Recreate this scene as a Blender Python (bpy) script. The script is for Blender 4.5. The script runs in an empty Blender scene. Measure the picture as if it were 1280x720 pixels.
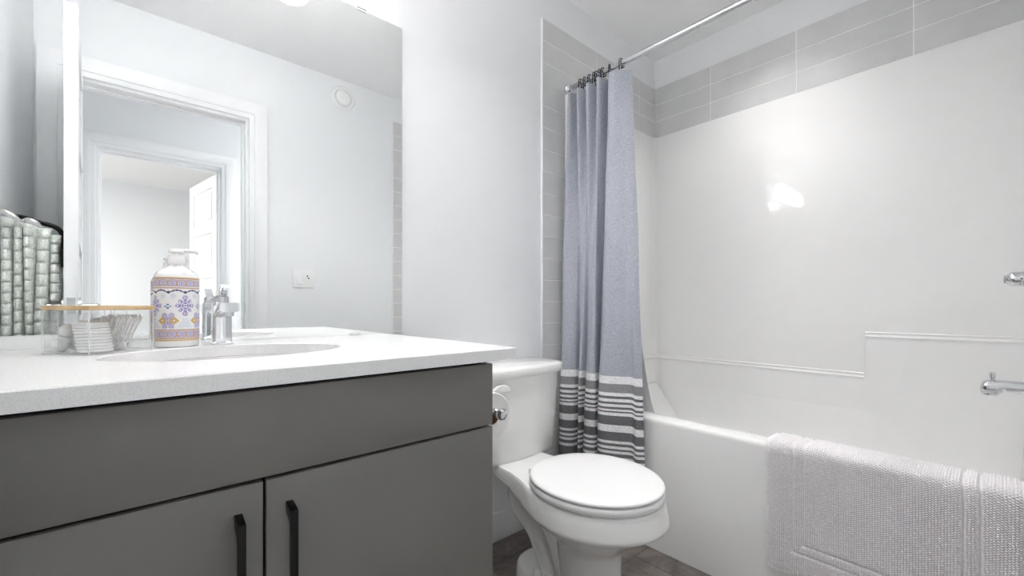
import bpy, bmesh, math, random
from mathutils import Vector, Matrix
import numpy as np

random.seed(7)
SC = bpy.context.scene
COL = SC.collection
PI = math.pi

# ------------------------------------------------------------------ camera, light, exposure
cam_data = bpy.data.cameras.new('camera')
cam = bpy.data.objects.new('camera', cam_data)
COL.objects.link(cam)
cam.location = (0, 0, 0.963)
cam.rotation_euler = (PI/2, 0, -math.radians(41.46))
cam_data.sensor_width = 36.0
cam_data.lens = 36.0*531/1280
cam_data.shift_y = 23/1280
cam_data.clip_start = 0.01
SC.camera = cam

SC.view_settings.view_transform = 'Standard'
SC.view_settings.look = 'None'
SC.view_settings.gamma = 1.0
SC.view_settings.use_curve_mapping = False
SC.view_settings.exposure = 1.80
SC.cycles.diffuse_bounces = 10
SC.cycles.glossy_bounces = 8
SC.cycles.transparent_max_bounces = 16
SC.cycles.max_bounces = 14

world = bpy.data.worlds.new('world')
SC.world = world
world.use_nodes = True
world.node_tree.nodes['Background'].inputs[0].default_value = (0.8, 0.9, 1.0, 1)
world.node_tree.nodes['Background'].inputs[1].default_value = 0.3

SHADE_POWER = 4.6      # emission strength of the vanity shades
BULB_WATT = 1.7          # each vanity bulb
HALL_FILL_WATT = 7.5  # unseen fill lamp added in the hall
ROOM_FILL_WATT = 15.5  # unseen fill lamp added in the room across the hall
TUB_FILL_WATT = 3.6           # unseen recessed fill added over the tub
DOWN_FILL_WATT = 4.3          # unseen recessed fill added near the toilet


# ------------------------------------------------------------------ dimensions (metres)
D = 1.355                # mirror wall
XL, XR = -0.343, 2.337   # left wall, tub's long wall
YF = -0.113              # door wall
H = 2.44
WT = 0.11
YH = -1.256              # far wall of the hall
ZC = 0.872               # counter top

# ------------------------------------------------------------------ materials
def mat(name, color, rough=0.5, metal=0.0, spec=0.5, coat=0.0, trans=0.0, emit=None, estr=0.0, ior=None):
    m = bpy.data.materials.new(name)
    m.use_nodes = True
    b = m.node_tree.nodes['Principled BSDF']
    b.inputs['Base Color'].default_value = (*color, 1)
    b.inputs['Roughness'].default_value = rough
    b.inputs['Metallic'].default_value = metal
    b.inputs['Specular IOR Level'].default_value = spec
    b.inputs['Coat Weight'].default_value = coat
    b.inputs['Transmission Weight'].default_value = trans
    if ior: b.inputs['IOR'].default_value = ior
    if emit:
        b.inputs['Emission Color'].default_value = (*emit, 1)
        b.inputs['Emission Strength'].default_value = estr
    return m

def nd(m, t, **kw):
    n = m.node_tree.nodes.new(t)
    for k, v in kw.items():
        setattr(n, k, v)
    return n

def lk(m, a, b):
    m.node_tree.links.new(a, b)

def bsdf(m):
    return m.node_tree.nodes['Principled BSDF']

def noise_bump(m, scale, strength, dist=0.002, detail=3):
    tc = nd(m, 'ShaderNodeTexCoord'); n = nd(m, 'ShaderNodeTexNoise')
    n.inputs['Scale'].default_value = scale; n.inputs['Detail'].default_value = detail
    b = nd(m, 'ShaderNodeBump'); b.inputs['Strength'].default_value = strength; b.inputs['Distance'].default_value = dist
    lk(m, tc.outputs['Object'], n.inputs['Vector']); lk(m, n.outputs['Fac'], b.inputs['Height'])
    lk(m, b.outputs['Normal'], bsdf(m).inputs['Normal'])
    return n

def noise_color(m, scale, c0, c1, p0=0.35, p1=0.65, detail=4):
    tc = nd(m, 'ShaderNodeTexCoord'); n = nd(m, 'ShaderNodeTexNoise'); r = nd(m, 'ShaderNodeValToRGB')
    n.inputs['Scale'].default_value = scale; n.inputs['Detail'].default_value = detail
    r.color_ramp.elements[0].position = p0; r.color_ramp.elements[0].color = (*c0, 1)
    r.color_ramp.elements[1].position = p1; r.color_ramp.elements[1].color = (*c1, 1)
    lk(m, tc.outputs['Object'], n.inputs['Vector']); lk(m, n.outputs['Fac'], r.inputs['Fac'])
    lk(m, r.outputs['Color'], bsdf(m).inputs['Base Color'])
    return r

M = {}
M['wall'] = mat('wall_paint', (0.80, 0.815, 0.83), 0.55); noise_bump(M['wall'], 260, 0.08)
M['ceil'] = mat('ceiling_paint', (0.90, 0.90, 0.905), 0.8); noise_bump(M['ceil'], 95, 0.35, 0.005)
M['trim'] = mat('trim_paint', (0.84, 0.85, 0.86), 0.35); noise_bump(M['trim'], 200, 0.02)
M['counter'] = mat('white_quartz', (0.90, 0.905, 0.91), 0.22)
noise_color(M['counter'], 420, (0.78, 0.785, 0.79), (0.86, 0.865, 0.87), 0.38, 0.5)
M['porcelain'] = mat('porcelain', (0.86, 0.86, 0.85), 0.08, coat=0.3); noise_bump(M['porcelain'], 6, 0.02, 0.01)
M['sink'] = mat('sink_ceramic', (0.82, 0.805, 0.80), 0.1); noise_bump(M['sink'], 6, 0.02, 0.01)
M['plastic'] = mat('white_plastic', (0.86, 0.86, 0.86), 0.25); noise_bump(M['plastic'], 40, 0.01)
M['fibre'] = mat('gloss_fibreglass', (0.845, 0.845, 0.842), 0.04, spec=0.35); noise_bump(M['fibre'], 5.5, 0.03, 0.010, 1)
M['tile'] = mat('taupe_wall_tile', (0.53, 0.53, 0.525), 0.30)
noise_color(M['tile'], 9, (0.60, 0.60, 0.60), (0.64, 0.64, 0.64))
M['grout'] = mat('grout', (0.90, 0.90, 0.90), 0.8); noise_bump(M['grout'], 300, 0.1)
M['cab'] = mat('grey_cabinet_lacquer', (0.180, 0.172, 0.163), 0.40); noise_bump(M['cab'], 350, 0.03)
M['dark'] = mat('near_black_matte', (0.03, 0.03, 0.03), 0.8); noise_bump(M['dark'], 100, 0.02)  # near-black; also painted shade behind the cabinet door gaps
M['black'] = mat('black_metal', (0.004, 0.004, 0.0045), 0.4, 0.0, spec=0.25); noise_bump(M['black'], 200, 0.03)
M['chrome'] = mat('chrome', (0.74, 0.75, 0.77), 0.06, 1.0); noise_bump(M['chrome'], 30, 0.01)
M['rod'] = mat('rod_chrome', (0.62, 0.63, 0.65), 0.16, 1.0); noise_bump(M['rod'], 30, 0.01)
M['steel'] = mat('satin_steel', (0.66, 0.66, 0.66), 0.25, 1.0); noise_bump(M['steel'], 80, 0.02)
M['mirror'] = mat('mirror_silver', (0.93, 0.945, 0.945), 0.0, 1.0)
M['glass_edge'] = mat('mirror_edge', (0.80, 0.86, 0.86), 0.15); noise_bump(M['glass_edge'], 50, 0.02)
M['bamboo'] = mat('bamboo', (0.62, 0.42, 0.20), 0.45)
M['paper'] = mat('tissue_paper', (0.86, 0.86, 0.85), 0.9); noise_bump(M['paper'], 160, 0.15)
M['card'] = mat('cardboard', (0.30, 0.17, 0.10), 0.9); noise_bump(M['card'], 160, 0.1)
M['cotton'] = mat('cotton', (0.90, 0.90, 0.90), 0.95); noise_bump(M['cotton'], 180, 0.4)
M['shade'] = mat('lit_opal_glass', (0.9, 0.9, 0.9), 0.2, emit=(1.0, 0.975, 0.945), estr=SHADE_POWER)
M['lens'] = mat('lit_fill_lens', (0.9, 0.9, 0.9), 0.3, emit=(1.0, 0.97, 0.94), estr=6)  # glow of the added hall and bedroom fills
M['lens_dim'] = mat('lit_recessed_fill_lens', (0.9, 0.9, 0.9), 0.3, emit=(0.97, 0.985, 1.0), estr=2)  # glow of the added recessed fills
M['grey'] = mat('grey_plastic', (0.35, 0.35, 0.36), 0.4); noise_bump(M['grey'], 80, 0.02)
M['carpet'] = mat('pale_carpet', (0.58, 0.56, 0.53), 0.95); noise_bump(M['carpet'], 300, 0.4)

# bamboo grain
r = noise_color(M['bamboo'], 30, (0.56, 0.38, 0.20), (0.68, 0.50, 0.30))

# acrylic: mostly clear, reflecting at glancing angles
def acrylic():
    m = bpy.data.materials.new('clear_acrylic'); m.use_nodes = True
    nt = m.node_tree; nt.nodes.clear()
    o = nd(m, 'ShaderNodeOutputMaterial'); mx = nd(m, 'ShaderNodeMixShader'); t = nd(m, 'ShaderNodeBsdfTransparent')
    g = nd(m, 'ShaderNodeBsdfGlossy'); lw = nd(m, 'ShaderNodeLayerWeight'); lw.inputs['Blend'].default_value = 0.5
    pw = nd(m, 'ShaderNodeMath', operation='POWER'); pw.inputs[1].default_value = 5.0
    fr = nd(m, 'ShaderNodeMath', operation='MULTIPLY_ADD'); fr.inputs[1].default_value = 0.80; fr.inputs[2].default_value = 0.04
    lk(m, lw.outputs['Facing'], pw.inputs[0]); lk(m, pw.outputs['Value'], fr.inputs[0])
    t.inputs['Color'].default_value = (0.990, 0.992, 0.993, 1); g.inputs['Roughness'].default_value = 0.03
    lk(m, fr.outputs['Value'], mx.inputs['Fac']); lk(m, t.outputs['BSDF'], mx.inputs[1]); lk(m, g.outputs['BSDF'], mx.inputs[2])
    lk(m, mx.outputs['Shader'], o.inputs['Surface'])
    return m
M['acrylic'] = acrylic()
def acrylic_edge():
    m = mat('acrylic_sheet_edge', (0.90, 0.91, 0.91), 0.2)
    nt = m.node_tree; o = next(n for n in nt.nodes if n.type == 'OUTPUT_MATERIAL')
    mx = nd(m, 'ShaderNodeMixShader'); t = nd(m, 'ShaderNodeBsdfTransparent'); mx.inputs['Fac'].default_value = 0.45
    lk(m, t.outputs['BSDF'], mx.inputs[1]); lk(m, bsdf(m).outputs['BSDF'], mx.inputs[2]); lk(m, mx.outputs['Shader'], o.inputs['Surface'])
    return m
M['acrylic_edge'] = acrylic_edge()

# floor tile
def floor_mat():
    m = mat('grey_brown_floor_tile', (0.15, 0.13, 0.12), 0.4)
    tc = nd(m, 'ShaderNodeTexCoord'); mp = nd(m, 'ShaderNodeMapping')
    mp.inputs['Location'].default_value = (-0.22, -0.28, 0)
    br = nd(m, 'ShaderNodeTexBrick'); br.offset = 0.5
    br.inputs['Scale'].default_value = 1.0; br.inputs['Brick Width'].default_value = 0.61; br.inputs['Row Height'].default_value = 0.317
    br.inputs['Mortar Size'].default_value = 0.0022; br.inputs['Mortar'].default_value = (0.075, 0.07, 0.066, 1)
    n1 = nd(m, 'ShaderNodeTexNoise'); n1.inputs['Scale'].default_value = 7; n1.inputs['Detail'].default_value = 8; n1.inputs['Roughness'].default_value = 0.68; n1.inputs['Distortion'].default_value = 0.6
    r = nd(m, 'ShaderNodeValToRGB')
    r.color_ramp.elements[0].position = 0.36; r.color_ramp.elements[0].color = (0.105, 0.085, 0.078, 1)
    r.color_ramp.elements[1].position = 0.68; r.color_ramp.elements[1].color = (0.30, 0.265, 0.245, 1)
    lk(m, tc.outputs['Object'], mp.inputs['Vector']); lk(m, mp.outputs['Vector'], br.inputs['Vector']); lk(m, tc.outputs['Object'], n1.inputs['Vector'])
    lk(m, n1.outputs['Fac'], r.inputs['Fac']); lk(m, r.outputs['Color'], br.inputs['Color1']); lk(m, r.outputs['Color'], br.inputs['Color2'])
    lk(m, br.outputs['Color'], bsdf(m).inputs['Base Color'])
    b = nd(m, 'ShaderNodeBump'); b.inputs['Strength'].default_value = 0.25; b.inputs['Distance'].default_value = 0.003
    lk(m, n1.outputs['Fac'], b.inputs['Height']); lk(m, b.outputs['Normal'], bsdf(m).inputs['Normal'])
    return m
M['floor'] = floor_mat()

# shower curtain: heather weave with woven stripes measured up from the floor
CURTAIN_STRIPES = [(0.328, 'd'), (0.335, 'w'), (0.348, 'd'), (0.361, 'w'), (0.373, 'd'), (0.380, 'w'), (0.392, 'd'),
                   (0.402, 'w'), (0.413, 'd'), (0.449, 'w'), (0.478, 'd'), (0.515, 'w'), (0.527, 'd'), (0.533, 'w'), (0.542, 'd'),
                   (0.551, 'w'), (0.561, 'd'), (0.571, 'w'), (0.583, 'd'), (0.594, 'w'), (0.608, 'm'), (0.645, 'w'), (0.676, 'b')]
def curtain_mat():
    m = mat('heather_woven_cotton', (0.4, 0.4, 0.42), 0.92, spec=0.15)
    tc = nd(m, 'ShaderNodeTexCoord'); sp = nd(m, 'ShaderNodeSeparateXYZ')
    lk(m, tc.outputs['Object'], sp.inputs['Vector'])
    mr = nd(m, 'ShaderNodeMapRange'); mr.inputs['From Min'].default_value = 0.30; mr.inputs['From Max'].default_value = 0.70
    lk(m, sp.outputs['Z'], mr.inputs['Value'])
    cols = {'d': (0.175, 0.175, 0.185), 'w': (0.84, 0.84, 0.85), 'm': (0.30, 0.30, 0.315), 'b': (0.415, 0.43, 0.485)}
    ramp = nd(m, 'ShaderNodeValToRGB'); ramp.color_ramp.interpolation = 'CONSTANT'
    el = ramp.color_ramp.elements
    el[0].position = 0; el[0].color = (*cols['d'], 1)
    el[1].position = (CURTAIN_STRIPES[0][0]-0.3)/0.4; el[1].color = (*cols['d'], 1)
    for z, k in CURTAIN_STRIPES[1:]:
        e = el.new((z-0.3)/0.4); e.color = (*cols[k], 1)
    lk(m, mr.outputs['Result'], ramp.inputs['Fac'])
    # weave: fine threads plus slubs
    mp = nd(m, 'ShaderNodeMapping'); mp.inputs['Scale'].default_value = (90, 90, 420)
    lk(m, tc.outputs['Object'], mp.inputs['Vector'])
    n1 = nd(m, 'ShaderNodeTexNoise'); n1.inputs['Scale'].default_value = 1.0; n1.inputs['Detail'].default_value = 3
    lk(m, mp.outputs['Vector'], n1.inputs['Vector'])
    n2 = nd(m, 'ShaderNodeTexNoise'); n2.inputs['Scale'].default_value = 300; n2.inputs['Detail'].default_value = 2
    lk(m, tc.outputs['Object'], n2.inputs['Vector'])
    ad = nd(m, 'ShaderNodeMath', operation='ADD'); lk(m, n1.outputs['Fac'], ad.inputs[0]); lk(m, n2.outputs['Fac'], ad.inputs[1])
    r2 = nd(m, 'ShaderNodeMapRange'); r2.inputs['From Min'].default_value = 0.7; r2.inputs['From Max'].default_value = 1.3
    r2.inputs['To Min'].default_value = 0.78; r2.inputs['To Max'].default_value = 1.22
    lk(m, ad.outputs['Value'], r2.inputs['Value'])
    mx = nd(m, 'ShaderNodeMix', data_type='RGBA', blend_type='MULTIPLY'); mx.inputs['Factor'].default_value = 1.0
    lk(m, ramp.outputs['Color'], mx.inputs['A']); lk(m, r2.outputs['Result'], mx.inputs['B'])
    lk(m, mx.outputs['Result'], bsdf(m).inputs['Base Color'])
    b = nd(m, 'ShaderNodeBump'); b.inputs['Strength'].default_value = 0.3; b.inputs['Distance'].default_value = 0.002
    lk(m, ad.outputs['Value'], b.inputs['Height']); lk(m, b.outputs['Normal'], bsdf(m).inputs['Normal'])
    return m
M['curtain'] = curtain_mat()
M['liner'] = mat('white_liner', (0.85, 0.85, 0.84), 0.4); noise_bump(M['liner'], 30, 0.1)
M['mat'] = mat('grey_cotton_mat', (0.56, 0.545, 0.56), 0.95, spec=0.1)
noise_color(M['mat'], 150, (0.75, 0.73, 0.74), (0.86, 0.84, 0.85))
M['towel'] = mat('grey_white_towel', (0.5, 0.52, 0.5), 0.95, spec=0.1)
noise_color(M['towel'], 260, (0.56, 0.58, 0.56), (0.88, 0.90, 0.87), 0.36, 0.58)

# ------------------------------------------------------------------ mesh helpers
def new_bm():
    return bmesh.new()

def merge(dst, src):
    """append bmesh src to dst"""
    me = bpy.data.meshes.new('tmp'); src.to_mesh(me); src.free()
    dst.from_mesh(me); bpy.data.meshes.remove(me)

def box(bm, x0, x1, y0, y1, z0, z1, bev=0.0, seg=2, mi=0):
    b = bmesh.new()
    bmesh.ops.create_cube(b, size=1)
    for v in b.verts:
        v.co = Vector((x0+(v.co.x+.5)*(x1-x0), y0+(v.co.y+.5)*(y1-y0), z0+(v.co.z+.5)*(z1-z0)))
    if bev > 0:
        bmesh.ops.bevel(b, geom=b.edges[:], offset=bev, segments=seg, affect='EDGES', profile=0.5)
    for f in b.faces: f.material_index = mi
    merge(bm, b)

def prism(bm, pts, axis, a0, a1, bev=0.0, seg=2, mi=0):
    """polygon pts (u,v) extruded along axis from a0 to a1. axis x: (y,z); y: (x,z); z: (x,y)"""
    def P(u, v, a):
        return {'x': (a, u, v), 'y': (u, a, v), 'z': (u, v, a)}[axis]
    b = bmesh.new()
    lo = [b.verts.new(P(u, v, a0)) for u, v in pts]; hi = [b.verts.new(P(u, v, a1)) for u, v in pts]
    n = len(pts)
    b.faces.new(lo); b.faces.new(hi)
    for i in range(n):
        b.faces.new((lo[i], lo[(i+1) % n], hi[(i+1) % n], hi[i]))
    bmesh.ops.recalc_face_normals(b, faces=b.faces[:])
    if bev > 0:
        bmesh.ops.bevel(b, geom=b.edges[:], offset=bev, segments=seg, affect='EDGES', profile=0.5)
    for f in b.faces: f.material_index = mi
    merge(bm, b)

def loft(bm, rings, cap0=True, cap1=True, closed=True, mi=0):
    b = bmesh.new()
    R = [[b.verts.new(p) for p in r] for r in rings]
    n = len(rings[0])
    for i in range(len(R)-1):
        for j in range(n if closed else n-1):
            k = (j+1) % n
            b.faces.new((R[i][j], R[i][k], R[i+1][k], R[i+1][j]))
    if cap0: b.faces.new(R[0][::-1])
    if cap1: b.faces.new(R[-1])
    bmesh.ops.recalc_face_normals(b, faces=b.faces[:])
    for f in b.faces: f.material_index = mi
    merge(bm, b)

def lathe(bm, prof, center=(0, 0, 0), axis='z', n=40, mi=0, cap=True):
    """profile [(r, h)] turned round axis"""
    rings = []
    for r, h in prof:
        ring = []
        for i in range(n):
            a = 2*PI*i/n; c, s = r*math.cos(a), r*math.sin(a)
            p = {'z': (c, s, h), 'y': (c, h, s), 'x': (h, c, s)}[axis]
            ring.append((center[0]+p[0], center[1]+p[1], center[2]+p[2]))
        rings.append(ring)
    loft(bm, rings, cap, cap, True, mi)

def tube(bm, pts, rad, n=16, mi=0, cap=True):
    """swept tube through pts; rad a number or a list"""
    pts = [Vector(p) for p in pts]
    rads = rad if isinstance(rad, (list, tuple)) else [rad]*len(pts)
    rings = []; up = None
    for i, p in enumerate(pts):
        t = (pts[min(i+1, len(pts)-1)]-pts[max(i-1, 0)]).normalized()
        if up is None:
            up = Vector((0, 0, 1)) if abs(t.z) < 0.9 else Vector((1, 0, 0))
        sx = t.cross(up).normalized(); up = sx.cross(t).normalized()
        rings.append([p+rads[i]*(math.cos(2*PI*k/n)*sx+math.sin(2*PI*k/n)*up) for k in range(n)])
    loft(bm, rings, cap, cap, True, mi)

def spline(pts, m=8):
    """Catmull-Rom through pts (tuples of any length)"""
    P = [np.array(p, float) for p in pts]; P = [2*P[0]-P[1]]+P+[2*P[-1]-P[-2]]
    out = []
    for i in range(1, len(P)-2):
        for k in range(m):
            t = k/m; a, b, c, d = P[i-1], P[i], P[i+1], P[i+2]
            out.append(0.5*((2*b)+(c-a)*t+(2*a-5*b+4*c-d)*t*t+(3*b-a-3*c+d)*t**3))
    out.append(P[-2]); return out

def torus(bm, c, R, r, axis='y', n=28, k=10, a0=0.0, a1=2*PI):
    full = abs(a1-a0-2*PI) < 1e-6
    rings = []
    for i in range(n if full else n+1):
        a = a0+(a1-a0)*i/n; ring = []
        for j in range(k):
            b = 2*PI*j/k; rr = R+r*math.cos(b); h = r*math.sin(b)
            u, v = rr*math.cos(a), rr*math.sin(a)
            p = {'y': (u, h, v), 'z': (u, v, h), 'x': (h, u, v)}[axis]
            ring.append((c[0]+p[0], c[1]+p[1], c[2]+p[2]))
        rings.append(ring)
    if full:
        rings.append(rings[0])
        b = bmesh.new(); R_ = [[b.verts.new(p) for p in rg] for rg in rings[:-1]]; R_.append(R_[0])
        for i in range(len(R_)-1):
            for j in range(k):
                q = (j+1) % k; b.faces.new((R_[i][j], R_[i][q], R_[i+1][q], R_[i+1][j]))
        bmesh.ops.recalc_face_normals(b, faces=b.faces[:]); merge(bm, b)
    else:
        loft(bm, rings)

def ball(bm, c, r, sx=1, sy=1, sz=1, u=20, v=12, jitter=0.0, seed=0):
    b = bmesh.new(); bmesh.ops.create_uvsphere(b, u_segments=u, v_segments=v, radius=r)
    rnd = random.Random(seed)
    for w in b.verts:
        k = 1+jitter*(rnd.random()-.5)
        w.co = Vector((c[0]+w.co.x*sx*k, c[1]+w.co.y*sy*k, c[2]+w.co.z*sz*k))
    merge(bm, b)

def finish(name, bm, mats, base, smooth=True, angle=38):
    """one mesh object; vertices were modelled in room coordinates, base is its origin"""
    if base is not None:
        bmesh.ops.translate(bm, verts=bm.verts[:], vec=-Vector(base))
    if smooth:
        lim = math.radians(angle)
        for f in bm.faces: f.smooth = True
        for e in bm.edges:
            if len(e.link_faces) == 2 and e.calc_face_angle(0) > lim: e.smooth = False
    me = bpy.data.meshes.new(name); bm.to_mesh(me); bm.free()
    for k in (mats if isinstance(mats, (list, tuple)) else [mats]):
        me.materials.append(M[k])
    o = bpy.data.objects.new(name, me); COL.objects.link(o)
    return o

BASE = {}
def thing(name, label, cat, loc=(0, 0, 0), group=None):
    o = bpy.data.objects.new(name, None); COL.objects.link(o)
    o.location = loc; o.empty_display_size = 0.05
    o['label'] = label; o['category'] = cat
    if group: o['group'] = group
    BASE[o.name] = Vector(loc)
    return o

def part(name, bm, mats, parent, label=None, angle=38, smooth=True):
    base = BASE[parent.name]
    o = finish(name, bm, mats, base, smooth, angle)
    o.parent = parent; BASE[o.name] = base
    if label: o['label'] = label
    return o

def solo(name, bm, mats, label, cat, loc, group=None, angle=38):
    o = finish(name, bm, mats, loc, True, angle); o.location = loc
    o['label'] = label; o['category'] = cat
    if group: o['group'] = group
    BASE[o.name] = Vector(loc)
    return o

def struct(name, bm, mats, angle=38, smooth=True, parent=None):
    o = finish(name, bm, mats, None, smooth, angle)
    if parent is not None: o.parent = parent
    else: o['kind'] = 'structure'
    BASE[o.name] = Vector((0, 0, 0))
    return o

def copy_tree(o, parent=None):
    c = o.copy(); COL.objects.link(c)
    if parent is not None: c.parent = parent
    for ch in list(o.children):
        copy_tree(ch, c)
    return c

# ------------------------------------------------------------------ the room shell
OX0, OX1, OZ = -0.245, 0.482, 2.035      # bathroom door rough opening
PX0, PX1 = -0.210, 0.494                 # bedroom door opening
bm = new_bm(); box(bm, XL-0.1, 2.45, YF-WT/2, D+0.1, -0.1, 0); struct('floor', bm, 'floor')
LR = 0.062                              # two added, unseen recessed fills: over tub and toilet side of vanity
FILL_LAMPS = ((1.93, 0.68), (0.85, 0.70))
def holed_slab(bm, x0, x1, y0, y1, z0, z1, cx, cy, r, n=48):
    co = [math.atan2(y-cy, x-cx) % (2*PI) for x, y in ((x1, y1), (x0, y1), (x0, y0), (x1, y0))]
    an = [2*PI*i/n for i in range(n)]
    for c in co:
        i = min(range(n), key=lambda k: abs(an[k]-c)); an[i] = c
    def rc(a, z):
        c, s = math.cos(a), math.sin(a)
        k = min((x1-cx)/c if c > 1e-9 else (x0-cx)/c if c < -1e-9 else 1e9, (y1-cy)/s if s > 1e-9 else (y0-cy)/s if s < -1e-9 else 1e9)
        return (cx+k*c, cy+k*s, z)
    ci = lambda z: [(cx+r*math.cos(a), cy+r*math.sin(a), z) for a in an]
    loft(bm, [ci(z1), ci(z0), [rc(a, z0) for a in an], [rc(a, z1) for a in an], ci(z1)], False, False)
bm = new_bm()
XM = 1.30
holed_slab(bm, XL-0.1, XM, YF-WT/2, D+0.1, H, H+0.12, *FILL_LAMPS[1], LR+0.002)
holed_slab(bm, XM, 2.45, YF-WT/2, D+0.1, H, H+0.12, *FILL_LAMPS[0], LR+0.002)
bmesh.ops.remove_doubles(bm, verts=bm.verts[:], dist=0.0001)
struct('ceiling', bm, 'ceil')
bm = new_bm(); box(bm, XL-0.1, 2.45, D, D+0.1, 0, H); struct('wall_back', bm, 'wall')
bm = new_bm(); box(bm, XL-0.1, XL, YF, D, 0, H); struct('wall_left', bm, 'wall')
bm = new_bm(); box(bm, XR+0.008, 2.45, YF, D, 0, H); struct('wall_right', bm, 'wall')
bm = new_bm()
prism(bm, [(-1.6, 0), (OX0, 0), (OX0, OZ), (OX1, OZ), (OX1, 0), (2.45, 0), (2.45, H), (-1.6, H)], 'y', YF-WT, YF)
struct('wall_front', bm, 'wall', smooth=False)
# hall and bedroom beyond the door
bm = new_bm(); box(bm, -1.6, 2.45, YH, YF-WT/2, -0.1, 0); struct('floor_hall', bm, 'carpet')
bm = new_bm(); box(bm, -1.6, 2.45, YH-WT, YF-WT/2, H, H+0.1); struct('ceiling_hall', bm, 'ceil')
bm = new_bm(); box(bm, -1.7, -1.6, YH, YF, 0, H); struct('wall_hall_left', bm, 'wall')
bm = new_bm(); box(bm, 2.45, 2.55, YH, YF, 0, H); struct('wall_hall_right', bm, 'wall')
bm = new_bm()
prism(bm, [(-2.2, 0), (PX0, 0), (PX0, OZ), (PX1, OZ), (PX1, 0), (2.7, 0), (2.7, H), (-2.2, H)], 'y', YH-WT, YH)
struct('wall_hall_far', bm, 'wall', smooth=False)
YB = -4.15
bm = new_bm(); box(bm, -2.2, 2.7, YB, YH, -0.1, -0.001); struct('floor_bedroom', bm, 'carpet')
bm = new_bm(); box(bm, -2.2, 2.7, YB, YH-WT, H, H+0.1); struct('ceiling_bedroom', bm, 'ceil')
bm = new_bm(); box(bm, -2.3, -2.2, YB, YH, 0, H); struct('wall_bedroom_left', bm, 'wall')
bm = new_bm(); box(bm, 2.7, 2.8, YB, YH, 0, H); struct('wall_bedroom_right', bm, 'wall')
bm = new_bm(); box(bm, -2.3, 2.8, YB-0.1, YB, 0, H); struct('wall_bedroom_far', bm, 'wall')

# door casings with jambs; the bathroom's own and the bedroom's across the hall
def casing(name, x0, x1, ztop, yface, sign, depth):
    """flat casing on the wall face yface (towards sign) and jamb lining the opening"""
    w, t = 0.088, 0.016
    bm = new_bm()
    a, b = sorted((yface, yface+sign*t))
    pts = [(x0-w, 0), (x0-w, ztop+w), (x1+w, ztop+w), (x1+w, 0), (x1-0.004, 0), (x1-0.004, ztop-0.004), (x0+0.004, ztop-0.004), (x0+0.004, 0)]
    prism(bm, pts, 'y', a, b, 0.003, 2)
    # stepped inner bead
    c, d = sorted((yface+sign*t, yface+sign*(t+0.006)))
    pts = [(x0-w, 0), (x0-w, ztop+w), (x1+w, ztop+w), (x1+w, 0), (x1+0.022, 0), (x1+0.022, ztop+0.022), (x0-0.022, ztop+0.022), (x0-0.022, 0)]
    prism(bm, pts, 'y', c-0.001, d, 0.002, 2)
    o = struct(name, bm, 'trim')
    bm = new_bm()
    j = 0.018
    y0, y1 = sorted((yface, yface-sign*depth))
    pts = [(x0, 0), (x0, ztop), (x1, ztop), (x1, 0), (x1-j, 0), (x1-j, ztop-j), (x0+j, ztop-j), (x0+j, 0)]
    prism(bm, pts, 'y', y0, y1, 0.001, 1)
    struct('jamb', bm, 'trim', parent=o)
    bm = new_bm()
    ym = (y0+y1)/2-0.012*sign
    q = j+0.011
    pts = [(x0+j, 0), (x0+j, ztop-j), (x1-j, ztop-j), (x1-j, 0), (x1-q, 0), (x1-q, ztop-q), (x0+q, ztop-q), (x0+q, 0)]
    prism(bm, pts, 'y', ym-0.018, ym+0.018, 0.001, 1)
    struct('door_stop', bm, 'trim', parent=o)
    return o
t1 = casing('trim_1', OX0, OX1, OZ, YF, 1, WT)
bm = new_bm(); box(bm, OX1-0.0195, OX1-0.0175, YF-0.032, YF-0.006, 0.925, 0.985, 0.0004, 1); struct('strike_plate', bm, 'steel', parent=t1)
t2 = casing('trim_2', PX0, PX1, OZ, YH, 1, WT)
bm = new_bm(); box(bm, OX1+0.09, 1.356, YF, YF+0.012, 0, 0.115, 0.003); struct('baseboard_front', bm, 'trim')
bm = new_bm(); box(bm, 0.60, 1.376, D-0.013, D, 0, 0.118, 0.003); struct('baseboard_back', bm, 'trim')

# bathroom door, swung open almost square to its wall
def door_leaf(name, hinge, ang, length, thick, height, side):
    """leaf from hinge going along ang; thickness to the given side; five recessed panels on each face"""
    o = bpy.data.objects.new(name, None); COL.objects.link(o); o['kind'] = 'structure'
    BASE[o.name] = Vector((0, 0, 0))
    Mx = Matrix.Translation(Vector((hinge[0], hinge[1], 0.008))) @ Matrix.Rotation(ang, 4, 'Z')
    t0, t1_ = sorted((0, side*thick))
    bm = new_bm()
    st = 0.105; n = 5; rail = 0.085; bot = 0.18
    ph = (height-rail-bot-(n-1)*rail)/n
    zz = [bot+i*(ph+rail) for i in range(n)]
    box(bm, 0, st, t0, t1_, 0, height, 0.0015, 1); box(bm, length-st, length, t0, t1_, 0, height, 0.0015, 1)
    edges = [0]+[v for z in zz for v in (z, z+ph)]+[height]
    for i in range(0, len(edges), 2):
        box(bm, st, length-st, t0, t1_, edges[i], edges[i+1], 0)
    bm.transform(Mx)
    leaf = struct('leaf', bm, 'trim', parent=o)
    for z in zz:
        bm = new_bm()
        box(bm, st, length-st, t0+0.010, t1_-0.010, z, z+ph)
        box(bm, st+0.03, length-st-0.03, t0+0.004, t1_-0.004, z+0.03, z+ph-0.03, 0.003, 1)
        bm.transform(Mx); struct('panel', bm, 'trim', parent=o)
    return o, Mx
dang = math.atan2(0.70, 0.036)
d1, mx1 = door_leaf('door_1', (-0.224, YF+0.002), dang, 0.70, 0.0355, 2.005, -1)
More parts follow.
